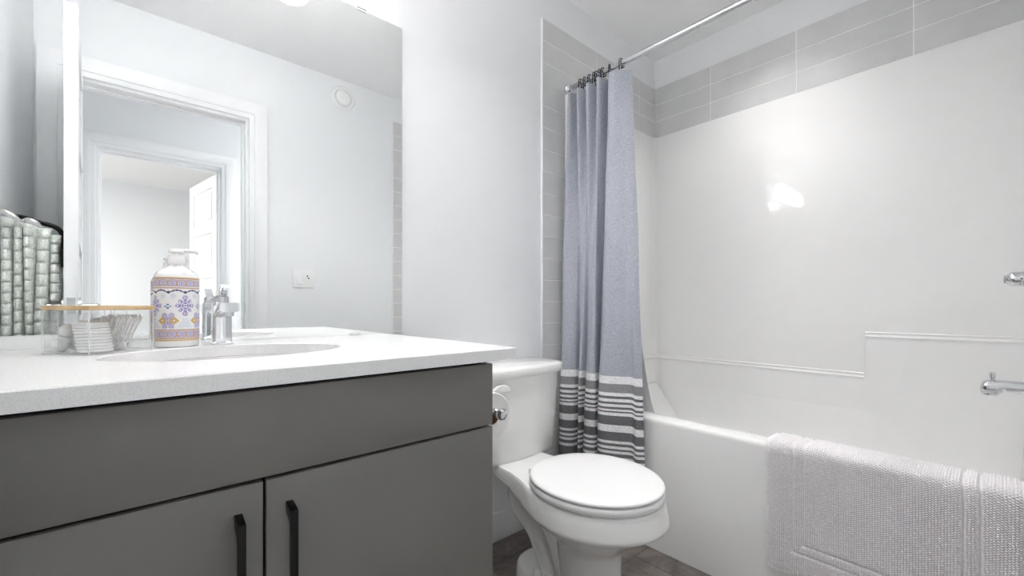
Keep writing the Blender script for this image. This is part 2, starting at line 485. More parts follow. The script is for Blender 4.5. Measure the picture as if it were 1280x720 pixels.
for z in (0.25, 1.03, 1.83):
    bm = new_bm(); tube(bm, [(-0.229, YF+0.004, z-0.045), (-0.229, YF+0.004, z+0.045)], 0.0065, 12)
    box(bm, -0.2275, -0.2255, YF-0.03, YF+0.004, z-0.045, z+0.045)
    struct('hinge', bm, 'steel', parent=d1)
bm = new_bm(); box(bm, 0.700, 0.7015, -0.029, -0.007, 0.93, 0.985); bm.transform(mx1); struct('latch_plate', bm, 'steel', parent=d1)
for s, y in ((1, 0.0), (-1, -0.0355)):
    bm = new_bm()
    lathe(bm, [(0.031, 0), (0.031, 0.006*s), (0.011, 0.010*s), (0.011, 0.045*s), (0.012, 0.05*s)], (0.64, y, 0.955), 'y', 24)
    tube(bm, [(0.64, y+0.046*s, 0.955), (0.60, y+0.048*s, 0.955), (0.53, y+0.048*s, 0.955)], [0.011, 0.009, 0.008], 12)
    bm.transform(mx1); struct('lever_handle', bm, 'steel', parent=d1)
d2, mx2 = door_leaf('door_2', (PX1-0.02, YH-WT-0.004), math.radians(-90-10), 0.69, 0.0355, 2.005, 1)
for z in (0.25, 1.03, 1.75):
    bm = new_bm(); tube(bm, [(PX1-0.0225, YH-WT+0.003, z-0.05), (PX1-0.0225, YH-WT+0.003, z+0.05)], 0.0065, 12)
    box(bm, PX1-0.0205, PX1-0.0185, YH-WT, YH-WT+0.034, z-0.05, z+0.05)
    struct('hinge', bm, 'steel', parent=d2)

# ------------------------------------------------------------------ wall tile (each face one mesh: grout bed and its tiles)
ZT0, ZT1 = 1.972, 2.268
RH = (ZT1-ZT0)/3
def tile_field(bm, plane, pos, sgn, u0, u1, joints, z0, z1, rows):
    """tiles on a wall plane; joints = vertical joint positions; rows = horizontal joint z list"""
    g, t = 0.0016, 0.008
    us = [u0]+sorted(j for j in joints if u0 < j < u1)+[u1]
    zs = [z0]+[z for z in rows if z0+0.003 < z < z1-0.003]+[z1]
    def bx(a0, a1, b0, b1, h0, h1, bev, mi):
        if plane == 'y':
            q0, q1 = sorted((pos+sgn*h0, pos+sgn*h1)); box(bm, a0, a1, q0, q1, b0, b1, bev, 1, mi)
        else:
            q0, q1 = sorted((pos+sgn*h0, pos+sgn*h1)); box(bm, q0, q1, a0, a1, b0, b1, bev, 1, mi)
    bx(u0, u1, z0, z1, 0, t-0.0014, 0, 1)
    for i in range(len(us)-1):
        for k in range(len(zs)-1):
            bx(us[i]+(g if i else 0), us[i+1]-(g if i < len(us)-2 else 0), zs[k]+(g if k else 0), zs[k+1]-(g if k < len(zs)-2 else 0), 0.001, t, 0.0009, 0)
rows_all = [ZT0+RH*k for k in range(-20, 4)]
for nm, pos, sgn in (('wall_tile_back', D, -1), ('wall_tile_front', YF, 1)):
    bm = new_bm()
    x0 = 1.377 if sgn < 0 else 1.358
    tile_field(bm, 'y', pos, sgn, x0, XR, [1.772, 2.167], ZT0, ZT1, rows_all)
    tile_field(bm, 'y', pos, sgn, x0, 1.5285, [], 0.0, ZT0, rows_all)
    struct(nm, bm, ['tile', 'grout'], smooth=False)
bm = new_bm(); tile_field(bm, 'x', XR+0.008, -1, YF+0.008, D-0.008, [1.017, 0.616, 0.211], ZT0, ZT1, rows_all)
struct('wall_tile_right', bm, ['tile', 'grout'], smooth=False)
bm = new_bm(); box(bm, 1.371, 1.377, D-0.010, D, 0, ZT1, 0.001, 1); struct('trim_tile_edge', bm, 'wall')
bm = new_bm(); box(bm, 1.352, 1.358, YF, YF+0.010, 0, ZT1, 0.001, 1); struct('trim_tile_edge', bm, 'wall')

# ------------------------------------------------------------------ bathtub with its moulded wall surround
tub = thing('bathtub', 'white gloss bathtub with moulded wall surround, grey mat over its rim', 'bathtub', (1.95, 0.62, 0))
prof = [(1.540, 0.0), (1.540, 0.10), (1.541, 0.498), (1.5420, 0.5065), (1.545, 0.5125), (1.551, 0.5155), (1.60, 0.516), (1.635, 0.5145),
        (1.650, 0.508), (1.658, 0.495), (1.672, 0.40), (1.70, 0.20), (1.73, 0.135), (1.78, 0.112), (2.16, 0.105), (2.24, 0.125), (2.29, 0.18), (2.324, 0.40), (2.3304, 0.515)]
ypts = [-0.102]+[(-0.102+1.447*k/12) for k in range(1, 12)]+[1.345]
bm = new_bm()
loft(bm, [[(x, y, z) for x, z in prof] for y in ypts], False, False, False)
part('tub_shell', bm, 'fibre', tub, angle=60)
bm = new_bm()   # sloped inner end walls
prism(bm, [(1.345, 0.08), (1.03, 0.108), (1.09, 0.19), (1.20, 0.345), (1.305, 0.490), (1.318, 0.508), (1.334, 0.516), (1.345, 0.516)], 'x', 1.60, 2.316, 0.004)
part('end_slope', bm, 'fibre', tub)
bm = new_bm()
prism(bm, [(-0.102, 0.08), (-0.02, 0.11), (-0.05, 0.20), (-0.066, 0.40), (-0.072, 0.50), (-0.082, 0.516), (-0.102, 0.516)], 'x', 1.60, 2.316, 0.003)
part('end_slope', bm, 'fibre', tub)
def surround_path(off):
    """plan of the surround from the back end flange round to the front end flange, inset by off"""
    yb, yf, xr, rr = D-0.010-off, YF+0.010+off, XR-off*0.95, 0.028
    p = []
    def arc(cx, cy, r, a0, a1, n=6):
        for i in range(n+1):
            a = math.radians(a0+(a1-a0)*i/n); p.append((cx+r*math.cos(a), cy+r*math.sin(a)))
    p.append((1.585, yb))
    for k in range(1, 4): p.append((1.585+(xr-rr-1.585)*k/4, yb))
    arc(xr-rr, yb-rr, rr, 90, 0)
    for y in (1.1, 0.9, 0.7, 0.5, 0.366, 0.360, 0.2, 0.05): p.append((xr, y))
    arc(xr-rr, yf+rr, rr, 0, -90)
    for k in range(3, 0, -1): p.append((1.585+(xr-rr-1.585)*k/4, yf))
    p.append((1.585, yf))
    return p
P0 = surround_path(0.0); P1 = surround_path(0.012)
bm = new_bm()
loft(bm, [[(x, y, z) for x, y in P0] for z in (0.60, 0.9, 1.2, 1.5, 1.8, 1.9718)], False, False, False)
part('surround_panel', bm, 'fibre', tub, angle=50)
bm = new_bm()
def ztop(y): return 0.672 if y > 0.363 else 0.848
rings = []
for off, dz in ((0.0065, None), (0.0065, -0.03), (0.0065, -0.0150), (0.0088, -0.0132), (0.0090, -0.0118), (0.0065, -0.0095), (0.0045, 0.0010), (0.0062, 0.0028), (0.0060, 0.0042), (0.0022, 0.0062), (-0.0012, 0.0070)):
    rings.append([(x, y, 0.50 if dz is None else ztop(y)+dz) for x, y in surround_path(off)])
loft(bm, rings, False, False, False)
part('surround_ledge', bm, 'fibre', tub, angle=60)
for s, yw, ye in ((1, D, 1.345), (-1, YF, -0.103)):   # rounded front flange of each end
    bm = new_bm()
    pr = [(1.529, yw-s*0.001), (1.529, ye-s*0.006), (1.531, ye-s*0.012), (1.537, ye-s*0.0155), (1.549, ye-s*0.016), (1.560, ye-s*0.0135), (1.572, ye-s*0.007), (1.588, ye), (1.588, yw-s*0.001)]
    loft(bm, [[(x, y, z) for x, y in pr] for z in (0.50, 1.2, 1.966)]+[[(1.56+(x-1.56)*.9, yw+(y-yw)*.7, 1.971) for x, y in pr]])
    part('flange', bm, 'fibre', tub, angle=50)
bm = new_bm(); lathe(bm, [(0.001, 0.012), (0.022, 0.011), (0.036, 0.006), (0.038, 0.0)], (1.94, -0.063, 0.430), 'y', 32)
part('overflow_plate', bm, 'chrome', tub, label='round chrome overflow plate')

# ------------------------------------------------------------------ vanity
van = thing('vanity_cabinet', 'grey slab-front vanity cabinet under the white countertop', 'cabinet', (0.126, 1.04, 0))
VX0, VX1, VY = XL+0.003, 0.595, 0.738
bm = new_bm()
box(bm, VX1-0.018, VX1, VY+0.0215, D-0.002, 0, 0.846, 0.0008, 1); box(bm, VX0, VX0+0.018, VY+0.0215, D-0.002, 0, 0.846, 0.0008, 1)
box(bm, VX0+0.018, VX1-0.018, VY+0.0215, D-0.002, 0.10, 0.118); box(bm, VX0+0.018, VX1-0.018, D-0.012, D-0.002, 0.118, 0.846)
part('body', bm, ['cab'], van)
bm = new_bm(); box(bm, VX0+0.018, VX1-0.018, VY+0.07, VY+0.085, 0.0, 0.10); part('toe_kick', bm, 'dark', van)
bm = new_bm(); box(bm, VX0+0.02, VX1-0.02, VY+0.10, VY+0.104, 0.12, 0.84); part('gap_shade_panel', bm, 'dark', van)  # near-black sheet standing in for shade behind the door gaps
bm = new_bm(); box(bm, VX0, VX1, VY, VY+0.019, 0.7010, 0.836, 0.002); part('drawer_front', bm, 'cab', van)
DG = 0.147
for s in (-1, 1):
    x0, x1 = (VX0, DG-0.002) if s < 0 else (DG+0.002, VX1)
    bm = new_bm(); box(bm, x0, x1, VY, VY+0.019, 0.105, 0.6960, 0.002); dr = part('door', bm, 'cab', van)
    hx = DG+s*0.0345
    bm = new_bm()
    pts = [(VY+0.0005, 0.656), (VY-0.030, 0.651), (VY-0.0315, 0.649), (VY-0.0315, 0.501), (VY-0.030, 0.499), (VY+0.0005, 0.494),
           (VY+0.0005, 0.512), (VY-0.012, 0.515), (VY-0.021, 0.522), (VY-0.0225, 0.535), (VY-0.0225, 0.615), (VY-0.021, 0.628), (VY-0.012, 0.635), (VY+0.0005, 0.638)]
    prism(bm, pts, 'x', hx-0.0052, hx+0.0052, 0.0009, 2)
    part('handle', bm, 'black', dr, label='black bar handle')

# countertop with oval cut-out
CX0, CX1, CY0 = XL+0.001, 0.634, 0.7035
SX, SY, SA, SB = 0.152, 1.035, 0.205, 0.158
def oval(a, b, z, n, c=(SX, SY)):
    return [(c[0]+a*math.cos(2*PI*i/n), c[1]+b*math.sin(2*PI*i/n), z) for i in range(n)]
NR = 96
def rect_ring(x0, x1, y0, y1, z):
    out = []
    corners = [math.atan2(y-SY, x-SX) % (2*PI) for x, y in ((x1, y1), (x0, y1), (x0, y0), (x1, y0))]
    angs = [2*PI*i/NR for i in range(NR)]
    snap = {min(range(NR), key=lambda i: abs(angs[i]-c)): c for c in corners}
    for i in range(NR):
        a = snap.get(i, angs[i]); c, s = math.cos(a), math.sin(a)
        k = min(((x1-SX)/c if c > 1e-9 else (x0-SX)/c if c < -1e-9 else 1e9), ((y1-SY)/s if s > 1e-9 else (y0-SY)/s if s < -1e-9 else 1e9))
        out.append((SX+k*c, SY+k*s, z))
    return out
bm = new_bm()
e = 0.002
rings = [oval(SA, SB, ZC-0.025, NR), oval(SA, SB, ZC-e, NR), oval(SA+e, SB+e, ZC, NR), rect_ring(CX0, CX1-e, CY0+e, D-0.001, ZC),
         rect_ring(CX0, CX1, CY0, D-0.001, ZC-e), rect_ring(CX0, CX1, CY0, D-0.001, ZC-0.0255), oval(SA, SB, ZC-0.0255, NR)]
loft(bm, rings, False, False, True)
bmesh.ops.remove_doubles(bm, verts=bm.verts[:], dist=0.0006)
solo('countertop', bm, 'counter', 'white speckled quartz countertop on the grey vanity cabinet', 'countertop', (0.146, 1.03, ZC-0.0255), angle=30)

snk = thing('sink', 'oval white undermount basin set into the countertop', 'sink', (SX, SY, 0.70))
bm = new_bm()
sh = [(1.03, ZC-0.0262), (1.0, ZC-0.0262), (0.985, ZC-0.05), (0.94, ZC-0.09), (0.84, ZC-0.125), (0.66, ZC-0.148), (0.40, ZC-0.158), (0.10, ZC-0.162)]
loft(bm, [oval(SA*k, SB*k, z, NR) for k, z in sh], False, False, True)
part('basin', bm, 'sink', snk, angle=60)
bm = new_bm(); lathe(bm, [(0.0215, ZC-0.163), (0.0225, ZC-0.159), (0.015, ZC-0.157), (0.001, ZC-0.157)], (SX, SY, 0), 'z', 28); part('drain', bm, 'chrome', snk)

# faucet: squared single-hole mixer
FX, FY = 0.155, 1.243
fc = thing('faucet', 'squared chrome single-lever faucet behind the sink', 'faucet', (FX, FY, ZC))
bm = new_bm()
def rrect(cx, cy, hx, hy, z, r=0.006, n=4):
    out = []
    for sx_, sy_, a0 in ((1, 1, 0), (-1, 1, 90), (-1, -1, 180), (1, -1, 270)):
        for k in range(n+1):
            a = math.radians(a0+90*k/n); out.append((cx+sx_*(hx-r)+r*math.cos(a), cy+sy_*(hy-r)+r*math.sin(a), z))
    return out
loft(bm, [rrect(FX, FY, 0.0215, 0.024, ZC), rrect(FX, FY, 0.0215, 0.024, ZC+0.004), rrect(FX, FY, 0.0195, 0.022, ZC+0.006), rrect(FX, FY, 0.0185, 0.021, ZC+0.06), rrect(FX, FY-0.001, 0.0185, 0.021, ZC+0.098), rrect(FX, FY-0.001, 0.0165, 0.019, ZC+0.101)])
part('body', bm, 'chrome', fc)
bm = new_bm()
rg = []
for t, (y, z, hz) in enumerate([(FY-0.012, ZC+0.078, 0.014), (FY-0.05, ZC+0.084, 0.0125), (FY-0.095, ZC+0.089, 0.011), (FY-0.118, ZC+0.0885, 0.0105)]):
    rg.append([(x, y, zz) for x, zz in ((FX+0.0165, z+hz), (FX-0.0165, z+hz), (FX-0.0185, z+hz-0.003), (FX-0.0185, z-hz+0.004), (FX-0.014, z-hz), (FX+0.014, z-hz), (FX+0.0185, z-hz+0.004), (FX+0.0185, z+hz-0.003))])
loft(bm, rg)
lathe(bm, [(0.011, ZC+0.069), (0.011, ZC+0.080)], (FX, FY-0.103, 0), 'z', 20)
part('spout', bm, 'chrome', fc)
bm = new_bm()
lathe(bm, [(0.0155, ZC+0.1005), (0.0155, ZC+0.113), (0.013, ZC+0.117), (0.001, ZC+0.118)], (FX, FY, 0), 'z', 28)
prism(bm, [(FY+0.012, ZC+0.112), (FY-0.012, ZC+0.112), (FY-0.050, ZC+0.135), (FY-0.054, ZC+0.140), (FY-0.050, ZC+0.142), (FY-0.008, ZC+0.122), (FY+0.012, ZC+0.120)], 'x', FX-0.009, FX+0.009, 0.0015)
part('lever', bm, 'chrome', fc)

# ------------------------------------------------------------------ mirror
mir = thing('wall_mirror', 'large frameless wall mirror above the countertop', 'mirror', (0.172, D, ZC))
bm = new_bm()
MX0, MX1, MZ0, MZ1 = XL+0.002, 0.686, ZC+0.0005, 1.921
box(bm, MX0, MX1, D-0.006, D-0.0005, MZ0, MZ1, 0, 1, 0)
bm.normal_update()
for f in bm.faces:
    f.material_index = 0 if f.normal.y < -0.5 else 1
part('glass', bm, ['mirror', 'glass_edge'], mir, smooth=False)
for x, z, s in ((0.543, MZ1, 1), (0.523, MZ0, -1), (-0.10, MZ1, 1), (-0.10, MZ0, -1)):
    bm = new_bm()
    z0, z1 = (z-0.006, z+0.004) if s > 0 else (z-0.0002, z+0.006)
    box(bm, x-0.016, x+0.016, D-0.0085, D-0.006, z0, z1, 0.0005, 1)
    if s > 0: box(bm, x-0.016, x+0.016, D-0.0085, D-0.0005, z+0.0005, z+0.003)
    part('clip', bm, 'steel', mir)

# vanity light above the mirror
vl = thing('vanity_light', 'three-shade vanity light above the mirror, seen only as reflections', 'light', (0.15, D, 2.0))
bm = new_bm(); box(bm, -0.13, 0.43, D-0.022, D-0.0005, 2.06, 2.13, 0.004); part('back_plate', bm, 'chrome', vl)
for x in (-0.08, 0.14, 0.36):
    y = 1.25
    bm = new_bm(); tube(bm, [(x, D-0.02, 2.095), (x, D-0.035, 2.093), (x, y+0.056, 2.030)], 0.006, 12); torus(bm, (x, y, 2.030), 0.0545, 0.003, 'z', 36, 10); part('arm', bm, 'chrome', vl)
    bm = new_bm()
    zb = 1.926   # jar shades: closed below, open above, held by a collar at the rim
    lathe(bm, [(0.002, zb), (0.036, zb+0.001), (0.046, zb+0.006), (0.0505, zb+0.017), (0.0515, zb+0.03), (0.0515, zb+0.118), (0.049, zb+0.118), (0.049, zb+0.03), (0.046, zb+0.014), (0.036, zb+0.006), (0.002, zb+0.004)], (x, y, 0), 'z', 40)
    part('shade', bm, 'shade', vl)
    L = bpy.data.lights.new('vanity_bulb', 'POINT'); L.energy = BULB_WATT; L.color = (1.0, 0.97, 0.94); L.shadow_soft_size = 0.024
    lo = bpy.data.objects.new('vanity_bulb', L); COL.objects.link(lo); lo.location = (x, y, 2.008)

def fill_ceiling_lamp(x, y, watt, label, r=0.16):  # ceiling fixture added out of view to light hall and bedroom
    t = thing('fill_ceiling_lamp', label, 'light', (x, y, H))
    bm = new_bm(); lathe(bm, [(r, H-0.0005), (r, H-0.022), (r-0.006, H-0.028), (r-0.012, H-0.028)], (x, y, 0), 'z', 40); part('rim', bm, 'trim', t)
    bm = new_bm(); lathe(bm, [(r-0.013, H-0.026), (r-0.03, H-0.045), (r-0.08, H-0.06), (0.002, H-0.065)], (x, y, 0), 'z', 40); part('diffuser', bm, 'lens', t)
    L = bpy.data.lights.new('fill_light', 'AREA'); L.shape = 'DISK'; L.size = 2*r; L.energy = watt; L.color = (1.0, 0.98, 0.96)
    lo = bpy.data.objects.new('fill_light', L); COL.objects.link(lo); lo.location = (x, y, H-0.075)
    return t
def fill_downlight(x, y, watt, label, r=LR):  # recessed fixture added out of view to even out the bathroom light
    t = thing('fill_recessed_light', label, 'light', (x, y, H))
    bm = new_bm(); lathe(bm, [(r, H+0.002), (r, H-0.002), (r+0.004, H-0.004), (r+0.018, H-0.003), (r+0.019, H-0.0005), (r+0.003, H-0.0005)], (x, y, 0), 'z', 40, cap=False); part('ring', bm, 'trim', t)
    bm = new_bm(); lathe(bm, [(r+0.0005, H+0.001), (r+0.0005, H+0.100), (r-0.001, H+0.100), (r-0.001, H+0.001)], (x, y, 0), 'z', 40, cap=False); part('can', bm, 'dark', t)
    bm = new_bm(); lathe(bm, [(r-0.0015, H+0.097), (r-0.002, H+0.095), (0.002, H+0.094)], (x, y, 0), 'z', 40); part('lens', bm, 'lens_dim', t)
    L = bpy.data.lights.new('fill_light', 'AREA'); L.shape = 'DISK'; L.size = 1.9*r; L.energy = watt; L.color = (1.0, 0.985, 0.965)
    lo = bpy.data.objects.new('fill_light', L); COL.objects.link(lo); lo.location = (x, y, H+0.090)
fill_downlight(*FILL_LAMPS[0], TUB_FILL_WATT, 'added round recessed fill light above the bathtub, out of view')
fill_downlight(*FILL_LAMPS[1], DOWN_FILL_WATT, 'added round recessed fill light above the gap between vanity and toilet, out of view')
fill_ceiling_lamp(2.15, -0.72, HALL_FILL_WATT, 'added round fill lamp on the hall ceiling outside the bathroom, out of view')
fill_ceiling_lamp(-1.1, -2.2, ROOM_FILL_WATT, 'added round fill lamp on the ceiling of the room across the hall, out of view')

# ------------------------------------------------------------------ toilet
TX = 1.068
toi = thing('toilet', 'white two-piece toilet between the vanity and the bathtub', 'toilet', (TX, 1.0, 0))
NECK = [(0.822, 1.0), (0.88, 0.965), (0.95, 0.85), (1.02, 0.69), (1.10, 0.585), (1.20, 0.56), (1.32, 0.60)]
def neck(y, yf):
    if y < 0.822: return math.sqrt(max(0, 1-((0.822-y)/(0.822-yf))**2))
    for (a, p), (b, q) in zip(NECK, NECK[1:]):
        if y <= b:
            k = (y-a)/(b-a); k = k*k*(3-2*k)*0.3+k*0.7; return p+(q-p)*k
    return NECK[-1][1]
def bowl_ring(z, yf, yb, hw, m, n=40):
    side = []
    for i in range(n+1):
        t = 0.25*(1-math.cos(PI*i/n))+0.5*(i/n)**1.6
        y = yf+t*(yb-yf)
        end = math.sqrt(max(0.0, 1-max(0, (t-0.93)/0.07)**2))*0.5+0.5
        h = (1-m)*math.sqrt(max(0.0002, 1-(2*t-1)**2))+m*max(neck(y, yf)*end, 0.02)
        side.append((y, h*hw))
    return [(TX+h, y, z) for y, h in side]+[(TX-h, y, z) for y, h in reversed(side)]
LV = [(0.400, 0.622, 1.312, 0.180, 1), (0.3995, 0.616, 1.318, 0.186, 1), (0.3965, 0.611, 1.322, 0.1905, 1), (0.388, 0.607, 1.324, 0.1940, 1), (0.378, 0.604, 1.318, 0.1965, 1), (0.370, 0.602, 1.27, 0.1985, 1), (0.360, 0.5995, 1.19, 0.2005, 1),
      (0.350, 0.597, 1.12, 0.2025, 1), (0.342, 0.5955, 1.075, 0.2040, 1), (0.337, 0.5955, 1.055, 0.2038, 1), (0.332, 0.600, 1.040, 0.2000, .95), (0.322, 0.613, 1.020, 0.189, .8), (0.306, 0.635, 1.000, 0.172, .5), (0.287, 0.662, 0.985, 0.151, .2), (0.267, 0.690, 0.972, 0.129, 0), (0.248, 0.714, 0.958, 0.111, 0),
      (0.232, 0.730, 0.950, 0.101, 0), (0.215, 0.738, 0.946, 0.0965, 0), (0.16, 0.742, 0.943, 0.093, 0), (0.10, 0.740, 0.946, 0.094, 0), (0.04, 0.735, 0.96, 0.098, 0), (0.0, 0.730, 0.97, 0.102, 0)]
bm = new_bm()
loft(bm, [bowl_ring(*l) for l in LV])
part('bowl', bm, 'porcelain', toi, angle=50)
bm = new_bm()   # foot plate at the back
def foot(z, k):
    o = []
    for i in range(48):
        a = 2*PI*i/48; c, s = math.cos(a), math.sin(a)
        q = 2.6; r = (abs(c)**q+abs(s)**q)**(-1/q)
        o.append((TX+0.112*k*r*c, 0.965+(0.165)*k*r*s, z))
    return o
loft(bm, [foot(0, 1.0), foot(0.055, 0.985), foot(0.072, 0.965), foot(0.080, 0.93), foot(0.083, 0.87)])
part('foot', bm, 'porcelain', toi)
bm = new_bm()   # moulded trapway showing behind the pedestal
down = spline([(TX, 0.99, 0.350), (TX, 1.075, 0.343), (TX, 1.138, 0.300), (TX, 1.122, 0.242), (TX, 1.050, 0.190), (TX, 1.015, 0.135), (TX, 0.975, 0.07)], 7)
def oval_tube(bm, pts, rx, rn, n=24):
    rings = []
    for i, p in enumerate(pts):
        p = Vector(p); t = (Vector(pts[min(i+1, len(pts)-1)])-Vector(pts[max(i-1, 0)])).normalized()
        nrm = t.cross(Vector((1, 0, 0))).normalized(); k = i/(len(pts)-1)
        a = rx(k); b = rn(k)
        rings.append([p+Vector((a*math.cos(2*PI*j/n), 0, 0))+nrm*(b*math.sin(2*PI*j/n)) for j in range(n)])
    loft(bm, rings)
oval_tube(bm, down, lambda k: 0.067-0.006*max(0, k-0.4)/0.6, lambda k: 0.050-0.009*max(0, min(1, (k-0.35)/0.3)))
part('trapway', bm, 'porcelain', toi, angle=60)
bm = new_bm()
up = spline([(TX, 1.03, 0.345), (TX, 0.985, 0.275), (TX, 0.935, 0.20), (TX, 0.90, 0.12), (TX, 0.87, 0.07)], 7)
oval_tube(bm, up, lambda k: 0.083+0.002*k, lambda k: 0.036)
part('trapway_leg', bm, 'porcelain', toi, angle=60)
for s in (-1, 1):
    bm = new_bm(); lathe(bm, [(0.0145, 0.079), (0.0145, 0.087), (0.0115, 0.101), (0.008, 0.107), (0.001, 0.109)], (TX+s*0.088, 0.985, 0), 'z', 20); part('bolt_cap', bm, 'plastic', toi)
def seat_ring(z, k, off=0.0, n=72):
    """egg outline of seat and lid: round front, squarer back"""
    o = []
    yc, fr, bk, hw = 0.822, 0.214, 0.203, 0.193
    for i in range(n):
        a = 2*PI*i/n; c, s = math.cos(a), math.sin(a)
        if s < 0: x, y = hw*c, fr*s
        else:
            q = 2.35; r = (abs(c)**q+abs(s)**q)**(-1/q)*1.0
            x, y = hw*r*c*(1-0.13*s*s), bk*r*s
        o.append((TX+x*k, yc+y*k+off, z))
    return o
bm = new_bm(); loft(bm, [seat_ring(0.4035, 0.985), seat_ring(0.4050, 0.998), seat_ring(0.410, 1.006), seat_ring(0.4215, 1.002), seat_ring(0.4240, 0.992), seat_ring(0.4248, 0.975)]); part('seat', bm, 'plastic', toi)
bm = new_bm(); loft(bm, [seat_ring(0.4285, 0.975), seat_ring(0.4290, 0.992), seat_ring(0.4315, 0.998), seat_ring(0.4355, 0.994), seat_ring(0.4380, 0.978), seat_ring(0.4394, 0.95), seat_ring(0.4410, 0.78), seat_ring(0.4422, 0.4), seat_ring(0.4426, 0.08)]); part('seat_lid', bm, 'plastic', toi, angle=50)
for s in (-1, 1):
    bm = new_bm(); box(bm, TX+s*0.065-0.016, TX+s*0.065+0.016, 1.008, 1.036, 0.4000, 0.4215, 0.006, 3); part('hinge', bm, 'plastic', toi)
def tank_ring(z, hw, yfc, yfe, yb, r=0.02):
    """bowed front from side to side, straight back"""
    o = []
    n = 20
    for i in range(n+1):
        u = -1+2*i/n; o.append((TX+hw*u*0.965, yfc+(yfe-yfc)*abs(u)**2.2, z))
    o.append((TX+hw*0.995, yfe+0.014, z)); o.append((TX+hw, yfe+0.034, z)); o.append((TX+hw*0.985, yb-0.012, z)); o.append((TX+hw*0.96, yb, z))
    o.append((TX-hw*0.96, yb, z)); o.append((TX-hw*0.985, yb-0.012, z)); o.append((TX-hw, yfe+0.034, z)); o.append((TX-hw*0.995, yfe+0.014, z))
    return o
bm = new_bm()
loft(bm, [tank_ring(0.392, 0.180, 1.165, 1.195, 1.325), tank_ring(0.396, 0.189, 1.150, 1.183, 1.332), tank_ring(0.408, 0.193, 1.144, 1.178, 1.336), tank_ring(0.55, 0.203, 1.136, 1.170, 1.340), tank_ring(0.705, 0.211, 1.130, 1.164, 1.343)])
part('tank', bm, 'porcelain', toi, angle=40)
bm = new_bm()
loft(bm, [tank_ring(0.704, 0.213, 1.128, 1.160, 1.343), tank_ring(0.707, 0.225, 1.118, 1.150, 1.345), tank_ring(0.716, 0.2285, 1.113, 1.146, 1.346), tank_ring(0.734, 0.2285, 1.113, 1.146, 1.346), tank_ring(0.741, 0.225, 1.117, 1.150, 1.344), tank_ring(0.7445, 0.217, 1.125, 1.157, 1.340), tank_ring(0.746, 0.205, 1.135, 1.166, 1.332)])
part('tank_lid', bm, 'porcelain', toi, angle=40)
bm = new_bm()   # flush lever, front upper left of the tank
fz = 0.672
lathe(bm, [(0.014, 1.152), (0.015, 1.140), (0.013, 1.134)], (TX-0.155, 0, fz), 'y', 20)
pts = [(TX-0.165, fz-0.008), (TX-0.083, fz-0.008), (TX-0.083, fz-0.003), (TX-0.088, fz+0.008), (TX-0.100, fz+0.016), (TX-0.118, fz+0.019), (TX-0.140, fz+0.015), (TX-0.160, fz+0.004)]
prism(bm, pts, 'y', 1.120, 1.134, 0.003, 3)
part('flush_lever', bm, 'plastic', toi)

# ------------------------------------------------------------------ paper holder and roll beside the cabinet
RX, RZ = 0.660, 0.690
th = thing('paper_holder', 'chrome toilet paper holder on the side of the grey vanity', 'paper holder', (VX1, 0.93, RZ+0.0125))
bm = new_bm(); lathe(bm, [(0.026, VX1+0.0005), (0.026, VX1+0.005), (0.012, VX1+0.012), (0.009, VX1+0.02)], (0, 0.955, RZ+0.0125), 'x', 28); part('mount', bm, 'chrome', th)
bm = new_bm(); tube(bm, spline([(VX1+0.015, 0.955, RZ+0.0125), (RX-0.012, 0.955, RZ+0.0125), (RX, 0.945, RZ+0.0125), (RX, 0.92, RZ+0.0125), (RX, 0.86, RZ+0.0125), (RX, 0.797, RZ+0.0125)], 6), 0.0065, 16); part('arm', bm, 'chrome', th)
bm = new_bm(); lathe(bm, [(0.007, 0.806), (0.010, 0.803), (0.0075, 0.799), (0.0115, 0.7945), (0.0145, 0.788), (0.0145, 0.781), (0.011, 0.775), (0.001, 0.7725)], (RX, 0, RZ+0.0125), 'y', 28); part('knob', bm, 'chrome', th)
tp = thing('toilet_paper', 'white toilet paper roll hanging beside the grey vanity', 'toilet paper', (RX, 0.82, RZ))
bm = new_bm()
ys = [0.820, 0.820, 0.822, 0.918, 0.92, 0.92]; 
R0, R1 = 0.0202, 0.0585
loft(bm, [[(RX+r*math.cos(2*PI*i/56), y, RZ+r*math.sin(2*PI*i/56)) for i in range(56)] for r, y in ((R0, 0.92), (R0, 0.82), (R1-0.002, 0.82), (R1, 0.822), (R1, 0.918), (R1-0.002, 0.92), (R0, 0.92))], False, False)
part('paper', bm, 'paper', tp)
bm = new_bm()
loft(bm, [[(RX+r*math.cos(2*PI*i/40), y, RZ+r*math.sin(2*PI*i/40)) for i in range(40)] for r, y in ((0.0195, 0.819), (0.0195, 0.921), (0.0186, 0.921), (0.0186, 0.819), (0.0195, 0.819))], False, False)
part('core', bm, 'card', tp, label='brown cardboard core')

# ------------------------------------------------------------------ curtain rod, hooks, curtain, liner
RODX, RODZ, RR = 1.550, 2.000, 0.0130
rod = thing('curtain_rod', 'straight chrome shower curtain rod above the bathtub', 'curtain rod', (RODX, 0.62, RODZ))
bm = new_bm(); tube(bm, [(RODX, YF+0.010, RODZ), (RODX, 0.3, RODZ), (RODX, 0.7, RODZ), (RODX, D-0.010, RODZ)], RR, 28); part('tube', bm, 'rod', rod)
for y, s in ((D-0.0085, -1), (YF+0.0085, 1)):
    bm = new_bm(); lathe(bm, [(0.027, 0), (0.027, 0.006*s), (0.022, 0.014*s), (0.0155, 0.018*s), (0.0145, 0.034*s)], (RODX, y, RODZ), 'y', 32); part('flange', bm, 'chrome', rod)

